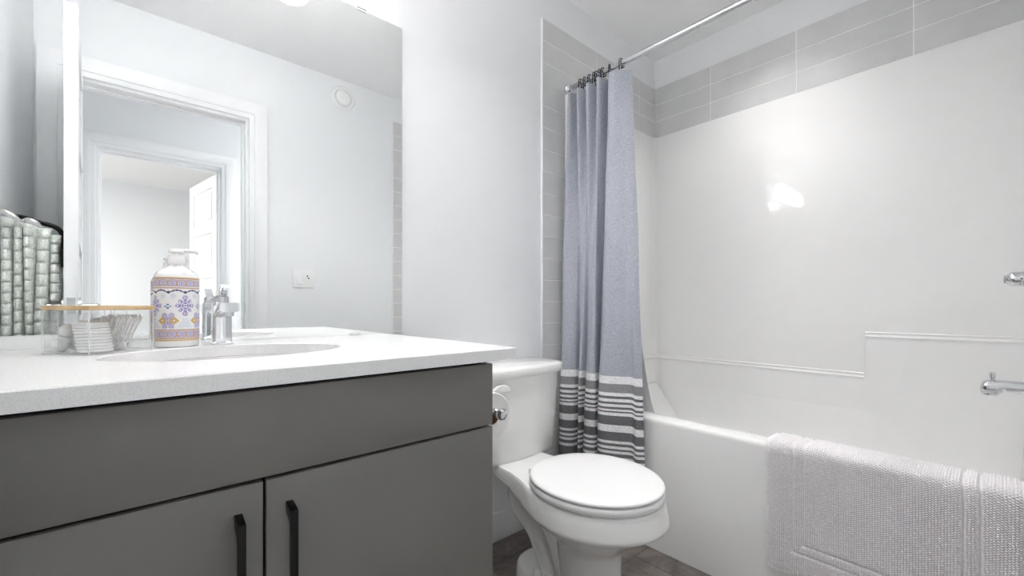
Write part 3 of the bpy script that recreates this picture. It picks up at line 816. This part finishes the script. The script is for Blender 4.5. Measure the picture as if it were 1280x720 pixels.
HOOK_Y = [1.268, 1.245, 1.216, 1.192, 1.176, 1.160, 1.142, 1.108, 1.048]
ORD = ['first', 'second', 'third', 'fourth', 'fifth', 'sixth', 'seventh', 'eighth', 'ninth']
def make_hook(y, label):
    t = thing('curtain_hook', label, 'curtain hook', (RODX, y, RODZ), 'shower curtain hooks')
    bm = new_bm()
    # open ring over the rod and down to the curtain
    a = [(0.0, -0.0185), (0.012, -0.0145), (0.0185, -0.003), (0.0165, 0.010), (0.007, 0.0178), (-0.004, 0.0182), (-0.0145, 0.0125), (-0.0185, 0.0), (-0.0185, -0.018), (-0.017, -0.034), (-0.011, -0.045), (-0.002, -0.047), (0.004, -0.041)]
    tube(bm, [(RODX+p[0], y, RODZ+p[1]) for p in spline(a, 5)], 0.0024, 10)
    part('ring', bm, 'black', t)
    for p in ((0.0, -0.0185), (0.004, -0.041)):
        bm = new_bm(); ball(bm, (RODX+p[0], y, RODZ+p[1]), 0.0042, u=14, v=8); part('bead', bm, 'black', t)
    return t
h0 = make_hook(HOOK_Y[0], 'black shower curtain hook, first from the tiled wall on the chrome rod')
for i, y in enumerate(HOOK_Y[1:], 1):
    h = copy_tree(h0); h.location = (RODX, y, RODZ)
    h['label'] = 'black shower curtain hook, ' + ('farthest from the tiled wall, standing apart on the chrome rod' if i == 8 else ORD[i]+' from the tiled wall on the chrome rod')
    if i == 7: h.rotation_euler = (0, 0, 0.35)
    elif i % 2: h.rotation_euler = (0, 0, 0.2)

BOT = [(1.343, 1.520), (1.336, 1.480), (1.310, 1.448), (1.278, 1.446), (1.252, 1.470), (1.252, 1.530), (1.242, 1.524), (1.226, 1.474), (1.212, 1.466), (1.206, 1.530), (1.196, 1.515),
       (1.184, 1.462), (1.155, 1.440), (1.122, 1.460), (1.140, 1.531), (1.128, 1.528), (1.104, 1.455), (1.066, 1.440), (1.006, 1.470), (0.962, 1.496), (0.925, 1.470), (0.900, 1.484)]
TOP = [(1.322, 1.552), (1.314, 1.512), (1.300, 1.506), (1.288, 1.548), (1.274, 1.568), (1.262, 1.516), (1.248, 1.504), (1.232, 1.556), (1.218, 1.568), (1.204, 1.508), (1.190, 1.504),
       (1.174, 1.560), (1.160, 1.568), (1.146, 1.508), (1.128, 1.502), (1.116, 1.576), (1.102, 1.560), (1.086, 1.510), (1.062, 1.504), (1.040, 1.520), (1.018, 1.548), (1.006, 1.562)]
def sheet(bm, bot, top, z0, z1, thick, nz=60, m=6, blend=lambda t: t, wob=0.0, seed=1, z0b=None):
    B = spline([(b[1], b[0]) for b in bot], m); T = spline([(t[1], t[0]) for t in top], m)
    n = len(B); rnd = random.Random(seed); ph = [rnd.random()*6.28 for _ in range(3)]
    rings = []
    for k in range(nz+1):
        t = k/nz; w = blend(t)
        row = []
        for j in range(n):
            zs = z0 if z0b is None else z0+(z0b-z0)*j/(n-1)
            z = zs+(z1-zs)*t
            x = B[j][0]*(1-w)+T[j][0]*w; y = B[j][1]*(1-w)+T[j][1]*w
            q = math.sin(z*7+j*0.13+ph[0])*0.6+math.sin(z*13-j*0.21+ph[1])*0.4
            row.append(np.array((x+wob*q*min(1, 4*(1-t)), y, z)))
        rings.append(row)
    # give the cloth its thickness along the plan normal
    out = []
    for row in rings:
        nr = []
        for j in range(n):
            d = row[min(j+1, n-1)]-row[max(j-1, 0)]; L = math.hypot(d[0], d[1]) or 1
            nr.append(np.array((-d[1]/L, d[0]/L, 0))*thick/2)
        out.append([tuple(row[j]+nr[j]) for j in range(n)]+[tuple(row[j]-nr[j]) for j in reversed(range(n))])
    loft(bm, out)
bm = new_bm()
sheet(bm, BOT, TOP, 0.262, 1.957, 0.0022, 70, 6, lambda t: t**1.25, 0.004, 1, 0.324)
cur = solo('shower_curtain', bm, 'curtain', 'blue-grey woven shower curtain with white stripes near the hem', 'shower curtain', (1.50, 1.12, 0), angle=70)
LB = [(1.270, 1.705), (1.240, 1.690), (1.215, 1.708), (1.185, 1.692), (1.155, 1.706), (1.120, 1.690), (1.085, 1.703), (1.045, 1.690), (1.005, 1.698), (0.972, 1.690), (0.944, 1.686)]
LT = [(1.318, 1.592), (1.298, 1.586), (1.276, 1.596), (1.254, 1.586), (1.230, 1.596), (1.205, 1.588), (1.180, 1.598), (1.158, 1.590), (1.135, 1.596), (1.112, 1.592), (1.092, 1.594)]
bm = new_bm(); sheet(bm, LB, LT, 0.46, 1.955, 0.0012, 40, 6, lambda t: t**0.55, 0.001, 5)
solo('curtain_liner', bm, 'liner', 'plain white liner hanging inside the tub behind the shower curtain', 'curtain liner', (1.60, 1.12, 0.46), angle=70)

# ------------------------------------------------------------------ bath mat draped over the tub rim
def bath_mat():
    y0, y1 = -0.056, 0.489
    # draped centre line (x, z) from the outer hem over the rim to the inner hem
    path = [(1.5285, 0.125), (1.5285, 0.30), (1.5290, 0.47), (1.5300, 0.503), (1.5345, 0.519), (1.5460, 0.5275), (1.566, 0.5300), (1.60, 0.5300), (1.635, 0.5285), (1.655, 0.5235), (1.668, 0.511), (1.674, 0.49), (1.686, 0.40), (1.697, 0.325)]
    ps = [np.array(p) for p in spline(path, 10)]
    L = [0]
    for a, b in zip(ps, ps[1:]): L.append(L[-1]+float(np.linalg.norm(b-a)))
    LT_ = L[-1]
    step = 0.00145
    ns, ny = int(LT_/step), int((y1-y0)/step)
    S = np.linspace(0, LT_, ns); Y = np.linspace(y0, y1, ny)
    X = np.interp(S, L, [p[0] for p in ps]); Z = np.interp(S, L, [p[1] for p in ps])
    dx, dz = np.gradient(X, S), np.gradient(Z, S); nl = np.hypot(dx, dz); nx, nz = -dz/nl, dx/nl
    de = np.minimum(np.minimum(Y-y0, y1-Y)[None, :], np.minimum(S, LT_-S)[:, None])      # distance from the edge
    SS, YY = np.meshgrid(S, Y, indexing='ij')
    p = 0.0058
    row = np.floor(YY/p)
    rg = np.random.RandomState(3)
    jit = rg.rand(4096)
    cell = (row*131+np.floor((SS+0.5*p*(row % 2))/p)*17).astype(int) % 4096
    h = np.abs(np.sin(PI*YY/p))*np.abs(np.sin(PI*(SS/p+0.5*(row % 2))))
    h = (h**0.85)*(0.0050+0.0020*jit[cell])
    def groove(c, w): return np.exp(-((de-c)/w)**2)
    g = np.maximum(groove(0.0765, 0.0036), groove(0.105, 0.0036))
    h = h*(1-g)-0.0055*g
    hem = de < 0.011
    h = np.where(hem, 0.0004*np.sin(2*PI*(SS+YY)/0.004), h)-0.003*np.exp(-((de-0.0118)/0.0018)**2)
    h = h*np.clip(de/0.002, 0, 1)+0.002
    PX_, PZ_ = X[:, None]+nx[:, None]*h, Z[:, None]+nz[:, None]*h
    top = np.stack([PX_, YY, PZ_], -1).reshape(-1, 3)
    bt = 0.0085
    bot = np.stack([np.repeat((X-nx*bt)[:, None], ny, 1), YY, np.repeat((Z-nz*bt)[:, None], ny, 1)], -1).reshape(-1, 3)
    nv = ns*ny
    idx = np.arange(nv).reshape(ns, ny)
    f1 = np.stack([idx[:-1, :-1], idx[:-1, 1:], idx[1:, 1:], idx[1:, :-1]], -1).reshape(-1, 4)
    f2 = f1[:, ::-1]+nv
    ring = np.concatenate([idx[0, :], idx[1:, -1], idx[-1, -2::-1], idx[-2:0:-1, 0]])
    r2 = np.roll(ring, -1)
    f3 = np.stack([ring, ring+nv, r2+nv, r2], -1)
    return np.concatenate([top, bot]), np.concatenate([f1, f2, f3])
V, F = bath_mat()
base = np.array((1.57, 0.22, 0.53))
me = bpy.data.meshes.new('bath_mat'); me.from_pydata((V-base).tolist(), [], F.tolist()); me.update()
me.polygons.foreach_set('use_smooth', [True]*len(me.polygons))
me.materials.append(M['mat'])
bmx = bpy.data.objects.new('bath_mat', me); COL.objects.link(bmx); bmx.location = base
bmx['label'] = 'grey looped cotton bath mat draped over the tub rim'; bmx['category'] = 'bath mat'

# ------------------------------------------------------------------ tub spout and shower valve on the near end wall
FWX, YS = 1.945, YF+0.0105
sp = thing('tub_spout', 'chrome tub spout with a diverter knob', 'spout', (FWX, YS, 0.72))
bm = new_bm()
rings = []
def sp_ring(y, zc, hx, hz, n=28, tilt=0.0):
    return [(FWX+hx*math.copysign(abs(math.cos(a))**0.75, math.cos(a)), y+tilt*math.sin(a), zc+hz*math.copysign(abs(math.sin(a))**0.75, math.sin(a))) for a in [2*PI*i/n for i in range(n)]]
for y, zt, zb_, hx in [(YS, 0.750, 0.694, 0.027), (YS+0.005, 0.750, 0.694, 0.027), (YS+0.012, 0.745, 0.700, 0.0245), (YS+0.045, 0.7425, 0.7065, 0.023), (YS+0.074, 0.7420, 0.7075, 0.0225), (YS+0.084, 0.7418, 0.7055, 0.0225), (YS+0.090, 0.7415, 0.6985, 0.0225),
                       (YS+0.094, 0.7412, 0.6965, 0.0225), (YS+0.112, 0.7400, 0.6960, 0.0225), (YS+0.119, 0.7375, 0.6962, 0.0215), (YS+0.1235, 0.7335, 0.6967, 0.0200), (YS+0.1265, 0.7280, 0.6975, 0.0180), (YS+0.1280, 0.7200, 0.6990, 0.0150)]:
    rings.append(sp_ring(y, (zt+zb_)/2, hx, (zt-zb_)/2))
loft(bm, rings)
lathe(bm, [(0.015, 0.6945), (0.0165, 0.6955), (0.0165, 0.702)], (FWX, YS+0.108, 0), 'z', 24)
part('spout_body', bm, 'chrome', sp)
bm = new_bm(); lathe(bm, [(0.0045, 0.735), (0.0045, 0.744), (0.0065, 0.746), (0.0068, 0.760), (0.0060, 0.763), (0.001, 0.7635)], (FWX, YS+0.103, 0), 'z', 20); part('diverter_knob', bm, 'chrome', sp)
va = thing('shower_valve', 'chrome shower valve handle on the near wall above the tub spout', 'valve', (FWX, YS, 1.044))
bm = new_bm(); lathe(bm, [(0.085, YS), (0.085, YS+0.003), (0.070, YS+0.009), (0.03, YS+0.012), (0.027, YS+0.030)], (FWX, 0, 1.044), 'y', 48); part('escutcheon', bm, 'chrome', va)
bm = new_bm(); lathe(bm, [(0.020, YS+0.028), (0.0215, YS+0.033), (0.0215, YS+0.060), (0.0195, YS+0.068), (0.0125, YS+0.077)], (FWX, 0, 1.044), 'y', 40)
part('handle_hub', bm, 'chrome', va)
bm = new_bm(); lathe(bm, [(0.0120, YS+0.0745), (0.0120, YS+0.079), (0.0105, YS+0.081), (0.001, YS+0.0815)], (FWX, 0, 1.044), 'y', 28); part('end_cap', bm, 'grey', va, label='dark grey end cap')
bm = new_bm(); tube(bm, [(FWX, YS+0.050, 1.044), (FWX-0.006, YS+0.050, 1.02), (FWX-0.012, YS+0.053, 0.985)], [0.008, 0.007, 0.0055], 14)
bm.free()
bm = new_bm(); tube(bm, [(FWX+0.02, YS+0.046, 1.044), (FWX+0.05, YS+0.046, 1.044), (FWX+0.088, YS+0.050, 1.044)], [0.008, 0.0075, 0.0062], 14); part('lever', bm, 'chrome', va)
bm = new_bm(); ball(bm, (FWX-0.0208, YS+0.047, 1.044), 0.0035, sx=.5); part('set_screw', bm, 'grey', va, label='dark set screw')

# ------------------------------------------------------------------ soap bottle
BX, BY, BR = 0.0690, 1.236, 0.0415
soap = thing('soap_bottle', 'white pump soap bottle with a purple and gold patterned label', 'soap bottle', (BX, BY, ZC))
bm = new_bm(); lathe(bm, [(BR-0.006, ZC+0.0003), (BR-0.0015, ZC+0.0015), (BR, ZC+0.006), (BR, ZC+0.158), (BR-0.002, ZC+0.163)], (BX, BY, 0), 'z', 64); part('body', bm, 'plastic', soap)
M['clearcap'] = mat('pearly_shoulder', (0.80, 0.80, 0.82), 0.06, coat=0.6)
noise_color(M['clearcap'], 130, (0.62, 0.62, 0.68), (0.90, 0.90, 0.90), 0.40, 0.52, 2)
bm = new_bm(); lathe(bm, [(BR-0.002, ZC+0.1625), (BR-0.0035, ZC+0.166), (BR-0.008, ZC+0.171), (BR-0.016, ZC+0.177), (BR-0.023, ZC+0.181), (0.0155, ZC+0.184), (0.0150, ZC+0.187)], (BX, BY, 0), 'z', 56); part('shoulder', bm, 'clearcap', soap, label='pearly patterned shoulder')
bm = new_bm(); lathe(bm, [(0.0165, ZC+0.1855), (0.0175, ZC+0.187), (0.0175, ZC+0.197), (0.0165, ZC+0.199), (0.0165, ZC+0.207), (0.012, ZC+0.209), (0.006, ZC+0.2095), (0.006, ZC+0.2135)], (BX, BY, 0), 'z', 40); part('collar', bm, 'plastic', soap)
bm = new_bm()
lathe(bm, [(0.013, ZC+0.213), (0.0155, ZC+0.214), (0.0155, ZC+0.219), (0.013, ZC+0.2215), (0.001, ZC+0.2225)], (BX, BY, 0), 'z', 32)
tube(bm, [(BX, BY, ZC+0.2175), (BX+0.020, BY-0.008, ZC+0.2175), (BX+0.034, BY-0.0135, ZC+0.2165), (BX+0.037, BY-0.0148, ZC+0.2120)], [0.0052, 0.0046, 0.0042, 0.0038], 14)
part('pump_head', bm, 'plastic', soap)
# the label: a thin sleeve, its printed pattern set face by face
M['lab_white'] = mat('label_white', (0.84, 0.84, 0.85), 0.35); M['lab_purple'] = mat('label_purple', (0.25, 0.20, 0.48), 0.35)
M['lab_lilac'] = mat('label_lilac', (0.52, 0.46, 0.68), 0.35); M['lab_gold'] = mat('label_gold', (0.62, 0.44, 0.18), 0.35)
M['lab_tan'] = mat('label_tan', (0.50, 0.33, 0.25), 0.35); M['lab_navy'] = mat('label_navy', (0.06, 0.09, 0.20), 0.35)
M['lab_teal'] = mat('label_teal', (0.10, 0.26, 0.46), 0.35); M['lab_text'] = mat('label_pale_text', (0.52, 0.60, 0.74), 0.35)
for k in list(M):
    if k.startswith('lab_'): noise_bump(M[k], 60, 0.01)
LABK = ['lab_white', 'lab_purple', 'lab_lilac', 'lab_gold', 'lab_tan', 'lab_navy', 'lab_teal', 'lab_text']
W_, P_, L_, G_, T_, N_, B_, X_ = range(8)
def rosette(x, y, r, petals, c0, c1):
    d = math.hypot(x, y)/r
    if d > 1: return None
    a = math.atan2(y, x); w = math.cos(petals*a)
    if d < 0.16: return c0
    if d < 0.30: return W_
    if d < 0.62: return c0 if w > 0.1 else c1
    if d < 0.72: return W_
    return (c0 if abs(w) > 0.55 else c1) if d < 0.80+0.20*abs(w) else None
def label_px(s, h):
    """s = arc length from the middle of the label (m), h = height on the label (m, 0..0.141)"""
    if h < 0.0032 or 0.139 < h: return G_
    for b0, b1 in ((0.0045, 0.0255), (0.1165, 0.139)):
        if b0 <= h <= b1:
            v = (h-b0)/(b1-b0)
            if v < 0.10 or v > 0.90: return T_
            if v < 0.15 or v > 0.85: return W_
            u = (s/0.0165) % 1.0-0.5; q = abs(u)*2
            e = abs(v-0.5)*2/0.7
            if math.hypot(q, e) < 0.24: return P_
            if math.hypot(q, e) < 0.36: return W_
            if math.hypot(q, e) < 0.70: return L_ if (math.atan2(e, q)*3) % 1 < 0.55 else P_
            if math.hypot(q, e) < 0.80: return W_
            if (q-1)**2+(e-1)**2 < 0.16: return L_
            return T_
    if 0.0255 < h < 0.0275 or 0.1145 < h < 0.1165: return W_
    # scalloped garland under the upper band
    if h > 0.1045:
        u = (s/0.030) % 1.0-0.5; c = 0.1075+0.006*abs(2*u)**1.2
        if abs(h-c) < 0.0013 and abs(u) > 0.08: return N_
        if abs(u) < 0.10 and abs(h-0.1078) < 0.0032*(1-abs(u)*4): return N_
        if abs(abs(u)-0.5) < 0.05 and h > 0.1105: return N_
        if abs(abs(u)-0.27) < 0.07 and abs(h-c-0.0022) < 0.0009: return T_
        return W_
    per = 0.062
    x = ((s-0.0150+per/2) % per)-per/2; y = h-0.078
    # tall medallion
    dx, dy = x/0.0195, y/0.0245
    d = abs(dx)**1.5+abs(dy)**1.5
    if d < 1:
        r = rosette(x, y*0.80, 0.0112, 4, P_, L_)
        if r is not None: return r
        for cx, cy, rr in ((0, 0.0175, 0.0062), (0, -0.0175, 0.0062), (0.0135, 0, 0.0055), (-0.0135, 0, 0.0055), (0.0095, 0.0105, 0.004), (-0.0095, 0.0105, 0.004), (0.0095, -0.0105, 0.004), (-0.0095, -0.0105, 0.004)):
            r = rosette(x-cx, y-cy, rr, 3, L_, P_)
            if r is not None: return r
    for cx in (-0.0300, 0.0295):                    # small crosses
        q, e = x-cx+0.0, y+0.001
        q = x-cx
        if min(abs(q), abs(e)) < 0.0013 and max(abs(q), abs(e)) < 0.0055 and max(abs(q), abs(e)) > 0.0017: return B_
    for cx, cy, rr in ((-0.0215, 0.0215, 0.0052), (0.0215, 0.0215, 0.0052)):
        r = rosette(x-cx, y-cy, rr, 4, X_, W_)
        if r is not None: return r
    for cx in (-0.0200, 0.0200):                    # gold lozenges
        q, e = abs(x-cx)/0.0090, abs(y+0.0330)/0.0085
        if q+e < 1.05: return G_ if q+e > 0.25 else W_
    fx = ((x+per/2+per) % per)-per/2
    u = x if x > 0 else x+per
    for cx, cy, rr, a_, b_ in ((0.031, -0.0335, 0.0085, P_, L_), (0.0245, -0.0215, 0.0062, L_, P_), (0.0375, -0.0215, 0.0062, L_, P_), (0.0250, -0.0455, 0.0060, L_, P_), (0.0370, -0.0455, 0.0060, L_, P_)):
        r = rosette(u-cx, y-cy, rr, 4, a_, b_)
        if r is not None: return r
    if abs(x) < 0.0150:                              # faint lines of small print
        for i, cy in enumerate((-0.030, -0.0345, -0.039, -0.0435, -0.047)):
            if abs(y-cy) < 0.0008 and abs(x) < 0.005+0.0022*i and (int((x+0.1)/0.0011)*7919 % 5) != 0: return X_
    return W_
na, nh = 300, 170
half = 0.105
z0, hh = ZC+0.0145, 0.141
ph0 = math.atan2(-BY, -BX)     # towards the bathroom
RL = BR+0.00045
vs, fs, mi = [], [], []
for k in range(nh+1):
    for i in range(na+1):
        s = -half+2*half*i/na; a = ph0+s/RL
        vs.append((RL*math.cos(a), RL*math.sin(a), z0-ZC+hh*k/nh))
for k in range(nh):
    for i in range(na):
        q = k*(na+1)+i; fs.append((q, q+1, q+na+2, q+na+1))
        mi.append(label_px(-half+2*half*(i+.5)/na, hh*(k+.5)/nh))
me = bpy.data.meshes.new('label'); me.from_pydata(vs, [], fs); me.update()
for k in LABK: me.materials.append(M[k])
me.polygons.foreach_set('material_index', mi); me.polygons.foreach_set('use_smooth', [True]*len(fs))
lb = bpy.data.objects.new('printed_label', me); COL.objects.link(lb); lb.parent = soap
lb['label'] = 'white label with purple medallions and gold diamonds'

# ------------------------------------------------------------------ acrylic organiser with cotton in it
TH = math.radians(36)
OB = Vector((-0.0655, 1.100, ZC))
W, Dp, HB = 0.116, 0.120, 0.0835
org = thing('organizer_box', 'clear acrylic three-compartment box with a bamboo lid', 'organizer box', (0, 0, 0))
def box_part(name, spec, m, label=None, bev=0.0):
    bm = new_bm(); box(bm, *spec, bev)
    if m == 'acrylic':     # the sawn edges of each sheet look frosted
        dims = [spec[1]-spec[0], spec[3]-spec[2], spec[5]-spec[4]]; thin = dims.index(min(dims))
        bm.normal_update()
        for f in bm.faces: f.material_index = 0 if abs(f.normal[thin]) > 0.5 else 1
        m = ['acrylic', 'acrylic_edge']
    return part(name, bm, m, org, label)
tk = 0.0025
box_part('base', (0, W, 0, Dp, 0.0004, 0.004), 'acrylic')
box_part('wall', (0, W, 0, tk, 0.004, HB), 'acrylic'); box_part('wall', (0, W, Dp-tk, Dp, 0.004, HB), 'acrylic')
box_part('wall', (0, tk, tk, Dp-tk, 0.004, HB), 'acrylic'); box_part('wall', (W-tk, W, tk, Dp-tk, 0.004, HB), 'acrylic')
box_part('divider', (0.057, 0.059, tk, Dp-tk, 0.004, HB-0.006), 'acrylic'); box_part('divider', (tk, 0.057, 0.080, 0.082, 0.004, HB-0.006), 'acrylic')
box_part('lid', (-0.001, W+0.001, -0.001, Dp+0.001, HB+0.0003, HB+0.0095), 'bamboo', 'light bamboo lid', 0.002)
org.location = OB; org.rotation_euler = (0, 0, TH)
RT = Matrix.Translation(OB) @ Matrix.Rotation(TH, 4, 'Z')
def place(o, p, rot):
    o.matrix_world = RT @ Matrix.Translation(Vector(p)) @ rot
# cotton rounds in a stack
bm = new_bm(); lathe(bm, [(0.001, -0.0028), (0.022, -0.0028), (0.0255, -0.0019), (0.0265, 0), (0.0255, 0.0019), (0.022, 0.0028), (0.001, 0.0028)], (0, 0, 0), 'z', 36)
c0 = finish('cotton_round', bm, 'cotton', (0, 0, 0))
rs = random.Random(4)
for i in range(10):
    o = c0 if i == 0 else c0.copy()
    if i: COL.objects.link(o)
    o['label'] = 'white cotton round in the stack of rounds inside the clear box'; o['category'] = 'cotton round'; o['group'] = 'cotton rounds in the clear box'
    place(o, (0.0300+rs.uniform(-.0004, .0004), 0.0320+0.0012*i+rs.uniform(-.0008, .0008), 0.0070+0.0057*i), Matrix.Identity(4))
# cotton swabs leaning in their compartment
bm = new_bm()
lathe(bm, [(0.001, 0.0), (0.0021, 0.002), (0.0025, 0.006), (0.0020, 0.011), (0.0011, 0.014), (0.0011, 0.059), (0.0020, 0.062), (0.0025, 0.067), (0.0021, 0.071), (0.001, 0.073)], (0, 0, 0), 'z', 12)
s0 = finish('cotton_swab', bm, 'cotton', (0, 0, 0))
rs = random.Random(11)
for i in range(18):
    o = s0 if i == 0 else s0.copy()
    if i: COL.objects.link(o)
    o['label'] = 'white cotton swab leaning among the swabs inside the clear box'; o['category'] = 'cotton swab'; o['group'] = 'cotton swabs in the clear box'
    ix, iy = i % 3, i//3
    tilt = 0.50 if i % 6 != 4 else -0.45
    px = 0.066+0.016*ix
    py = (0.050+0.0095*iy) if tilt > 0 else (0.020+0.0095*iy)
    place(o, (px, py, 0.0055), Matrix.Rotation(tilt, 4, 'X') @ Matrix.Rotation(rs.uniform(-0.06, 0.06), 4, 'Y'))
# cotton balls behind the rounds
for i, (px, py, pz) in enumerate(((0.017, 0.0995, 0.0185), (0.043, 0.0995, 0.0180), (0.029, 0.1000, 0.0430))):
    bm = new_bm(); ball(bm, (0, 0, 0), 0.0138, u=24, v=16, jitter=0.05, seed=i)
    o = finish('cotton_ball', bm, 'cotton', (0, 0, 0), angle=180)
    o['label'] = ('fluffy white cotton ball atop the two others inside the clear box' if i == 2 else 'white cotton ball on the floor of the clear box'); o['category'] = 'cotton ball'; o['group'] = 'cotton balls in the clear box'
    place(o, (px, py, pz), Matrix.Identity(4))

# ------------------------------------------------------------------ on the door wall, seen in the mirror
sw = thing('switch_plate', 'white double wall plate with a rocker switch and a timer', 'switch', (0.770, YF, 1.135))
bm = new_bm(); box(bm, 0.709, 0.831, YF+0.0003, YF+0.006, 1.077, 1.193, 0.0025); part('plate', bm, 'plastic', sw)
bm = new_bm(); prism(bm, [(YF+0.006, 1.101), (YF+0.0105, 1.101), (YF+0.0075, 1.135), (YF+0.0085, 1.169), (YF+0.006, 1.169)], 'x', 0.730, 0.764, 0.0008)
bm.transform(Matrix.Translation((0, 0, 0))); part('rocker', bm, 'trim', sw)
bm = new_bm(); box(bm, 0.776, 0.810, YF+0.0058, YF+0.0085, 1.101, 1.169, 0.001); part('outlet', bm, 'plastic', sw)
for z, x in ((1.150, 0.790), (1.137, 0.797)):
    bm = new_bm(); lathe(bm, [(0.0045, YF+0.0083), (0.0045, YF+0.0098), (0.001, YF+0.0099)], (x, 0, z), 'y', 18); part('button', bm, 'black', sw, label='small dark button')
vt = thing('wall_vent', 'round white vent high on the wall by the door', 'vent', (1.011, YF, 2.322))
bm = new_bm(); lathe(bm, [(0.074, YF+0.0003), (0.074, YF+0.006), (0.070, YF+0.012), (0.060, YF+0.014), (0.054, YF+0.011), (0.050, YF+0.003)], (1.011, 0, 2.322), 'y', 48); part('ring', bm, 'plastic', vt)
bm = new_bm(); lathe(bm, [(0.015, YF+0.001), (0.015, YF+0.016), (0.044, YF+0.017), (0.046, YF+0.021), (0.040, YF+0.027), (0.02, YF+0.030), (0.001, YF+0.030)], (1.011, 0, 2.322), 'y', 40); part('disc', bm, 'plastic', vt)

# ------------------------------------------------------------------ towel on the back of the open door, seen in the mirror
tr = thing('towel_rail', 'black towel rail on the back of the open door, seen in the mirror', 'towel rail', (-0.26, 0.52, 1.20))
bm = new_bm()
tube(bm, spline([(-0.1935, 0.506, 1.150), (-0.1955, 0.506, 1.205), (-0.204, 0.506, 1.232), (-0.222, 0.506, 1.246), (-0.252, 0.506, 1.254), (-0.285, 0.506, 1.266), (-0.330, 0.506, 1.272)], 6), 0.0075, 14)
part('bar', bm, 'black', tr)
for x0, x1, z0, z1 in ((-0.338, -0.284, 1.268, 1.246), (-0.280, -0.240, 1.248, 1.236)):
    bm = new_bm()
    pts = spline([(x0, 0.566, z0), (x0*0.7+x1*0.3, 0.572, z0+0.001), (x0*0.35+x1*0.65, 0.574, (z0+z1)/2), (x1, 0.570, z1-0.006)], 6)
    tube(bm, pts, [0.004+0.0065*math.sin(PI*min(1, 0.15+0.85*i/(len(pts)-1))) for i in range(len(pts))], 14)
    part('clip', bm, 'steel', tr, label='silver clip')
bm = new_bm(); box(bm, -0.197, -0.1895, 0.49, 0.56, 1.10, 1.185, 0.002); part('bracket', bm, 'black', tr)
def towel():
    """thick towel in five hanging folds, each ribbed into soft blocks"""
    xs = [-0.337, -0.310, -0.286, -0.262, -0.228, -0.2005]
    tops = [1.262, 1.255, 1.246, 1.236, 1.214]
    front = []
    for i in range(5):
        x0, x1 = xs[i], xs[i+1]
        for k in range(16):
            u = k/16; front.append((x0+(x1-x0)*u, max(0.0, math.sin(PI*u))**0.6, i))
    front.append((xs[-1], 0.0, 4))
    nz = 170; zb, zt = 0.74, 1.268
    lean = [-0.006, 0.004, -0.010, 0.036, 0.012]; per = [0.036, 0.040, 0.037, 0.041, 0.034]
    rings = []
    for j in range(nz+1):
        z = zb+(zt-zb)*j/nz; row = []
        for (x, a, i) in front:
            w = ((z+0.011*i) % per[i])/per[i]
            rib = 1-0.42*math.exp(-(min(w, 1-w)/0.07)**2)
            bulge = 0.82+0.18*math.sin(PI*w)**0.5
            q = (tops[i]-z)/0.034
            dome = 1.0 if q > 1 else (math.sqrt(max(0.0, 1-(1-q)**2)) if q > 0 else 0.0)
            if i == 4 and z < 0.985: dome *= 0.15
            fall = lean[i]*(z-1.0)*(1 if a > 0.02 else 0.6)
            row.append((min(-0.1995, max(-0.3385, x+fall)), 0.512+(0.006+0.046*a*rib*bulge)*dome+0.006*math.sin(z*9+i*2)*a*dome, z if z < tops[i] else tops[i]+(z-tops[i])*0.02))
        row2 = [(x, 0.500, min(z, 1.205)) for (x, y_, z) in (row[-1], row[len(row)//2], row[0])]
        rings.append(row+row2)
    bm = new_bm(); loft(bm, rings); return bm
solo('hand_towel', towel(), 'towel', 'thick grey-white ribbed towel on the black rail, reflected in the mirror', 'towel', (-0.26, 0.52, 0.74), angle=75)
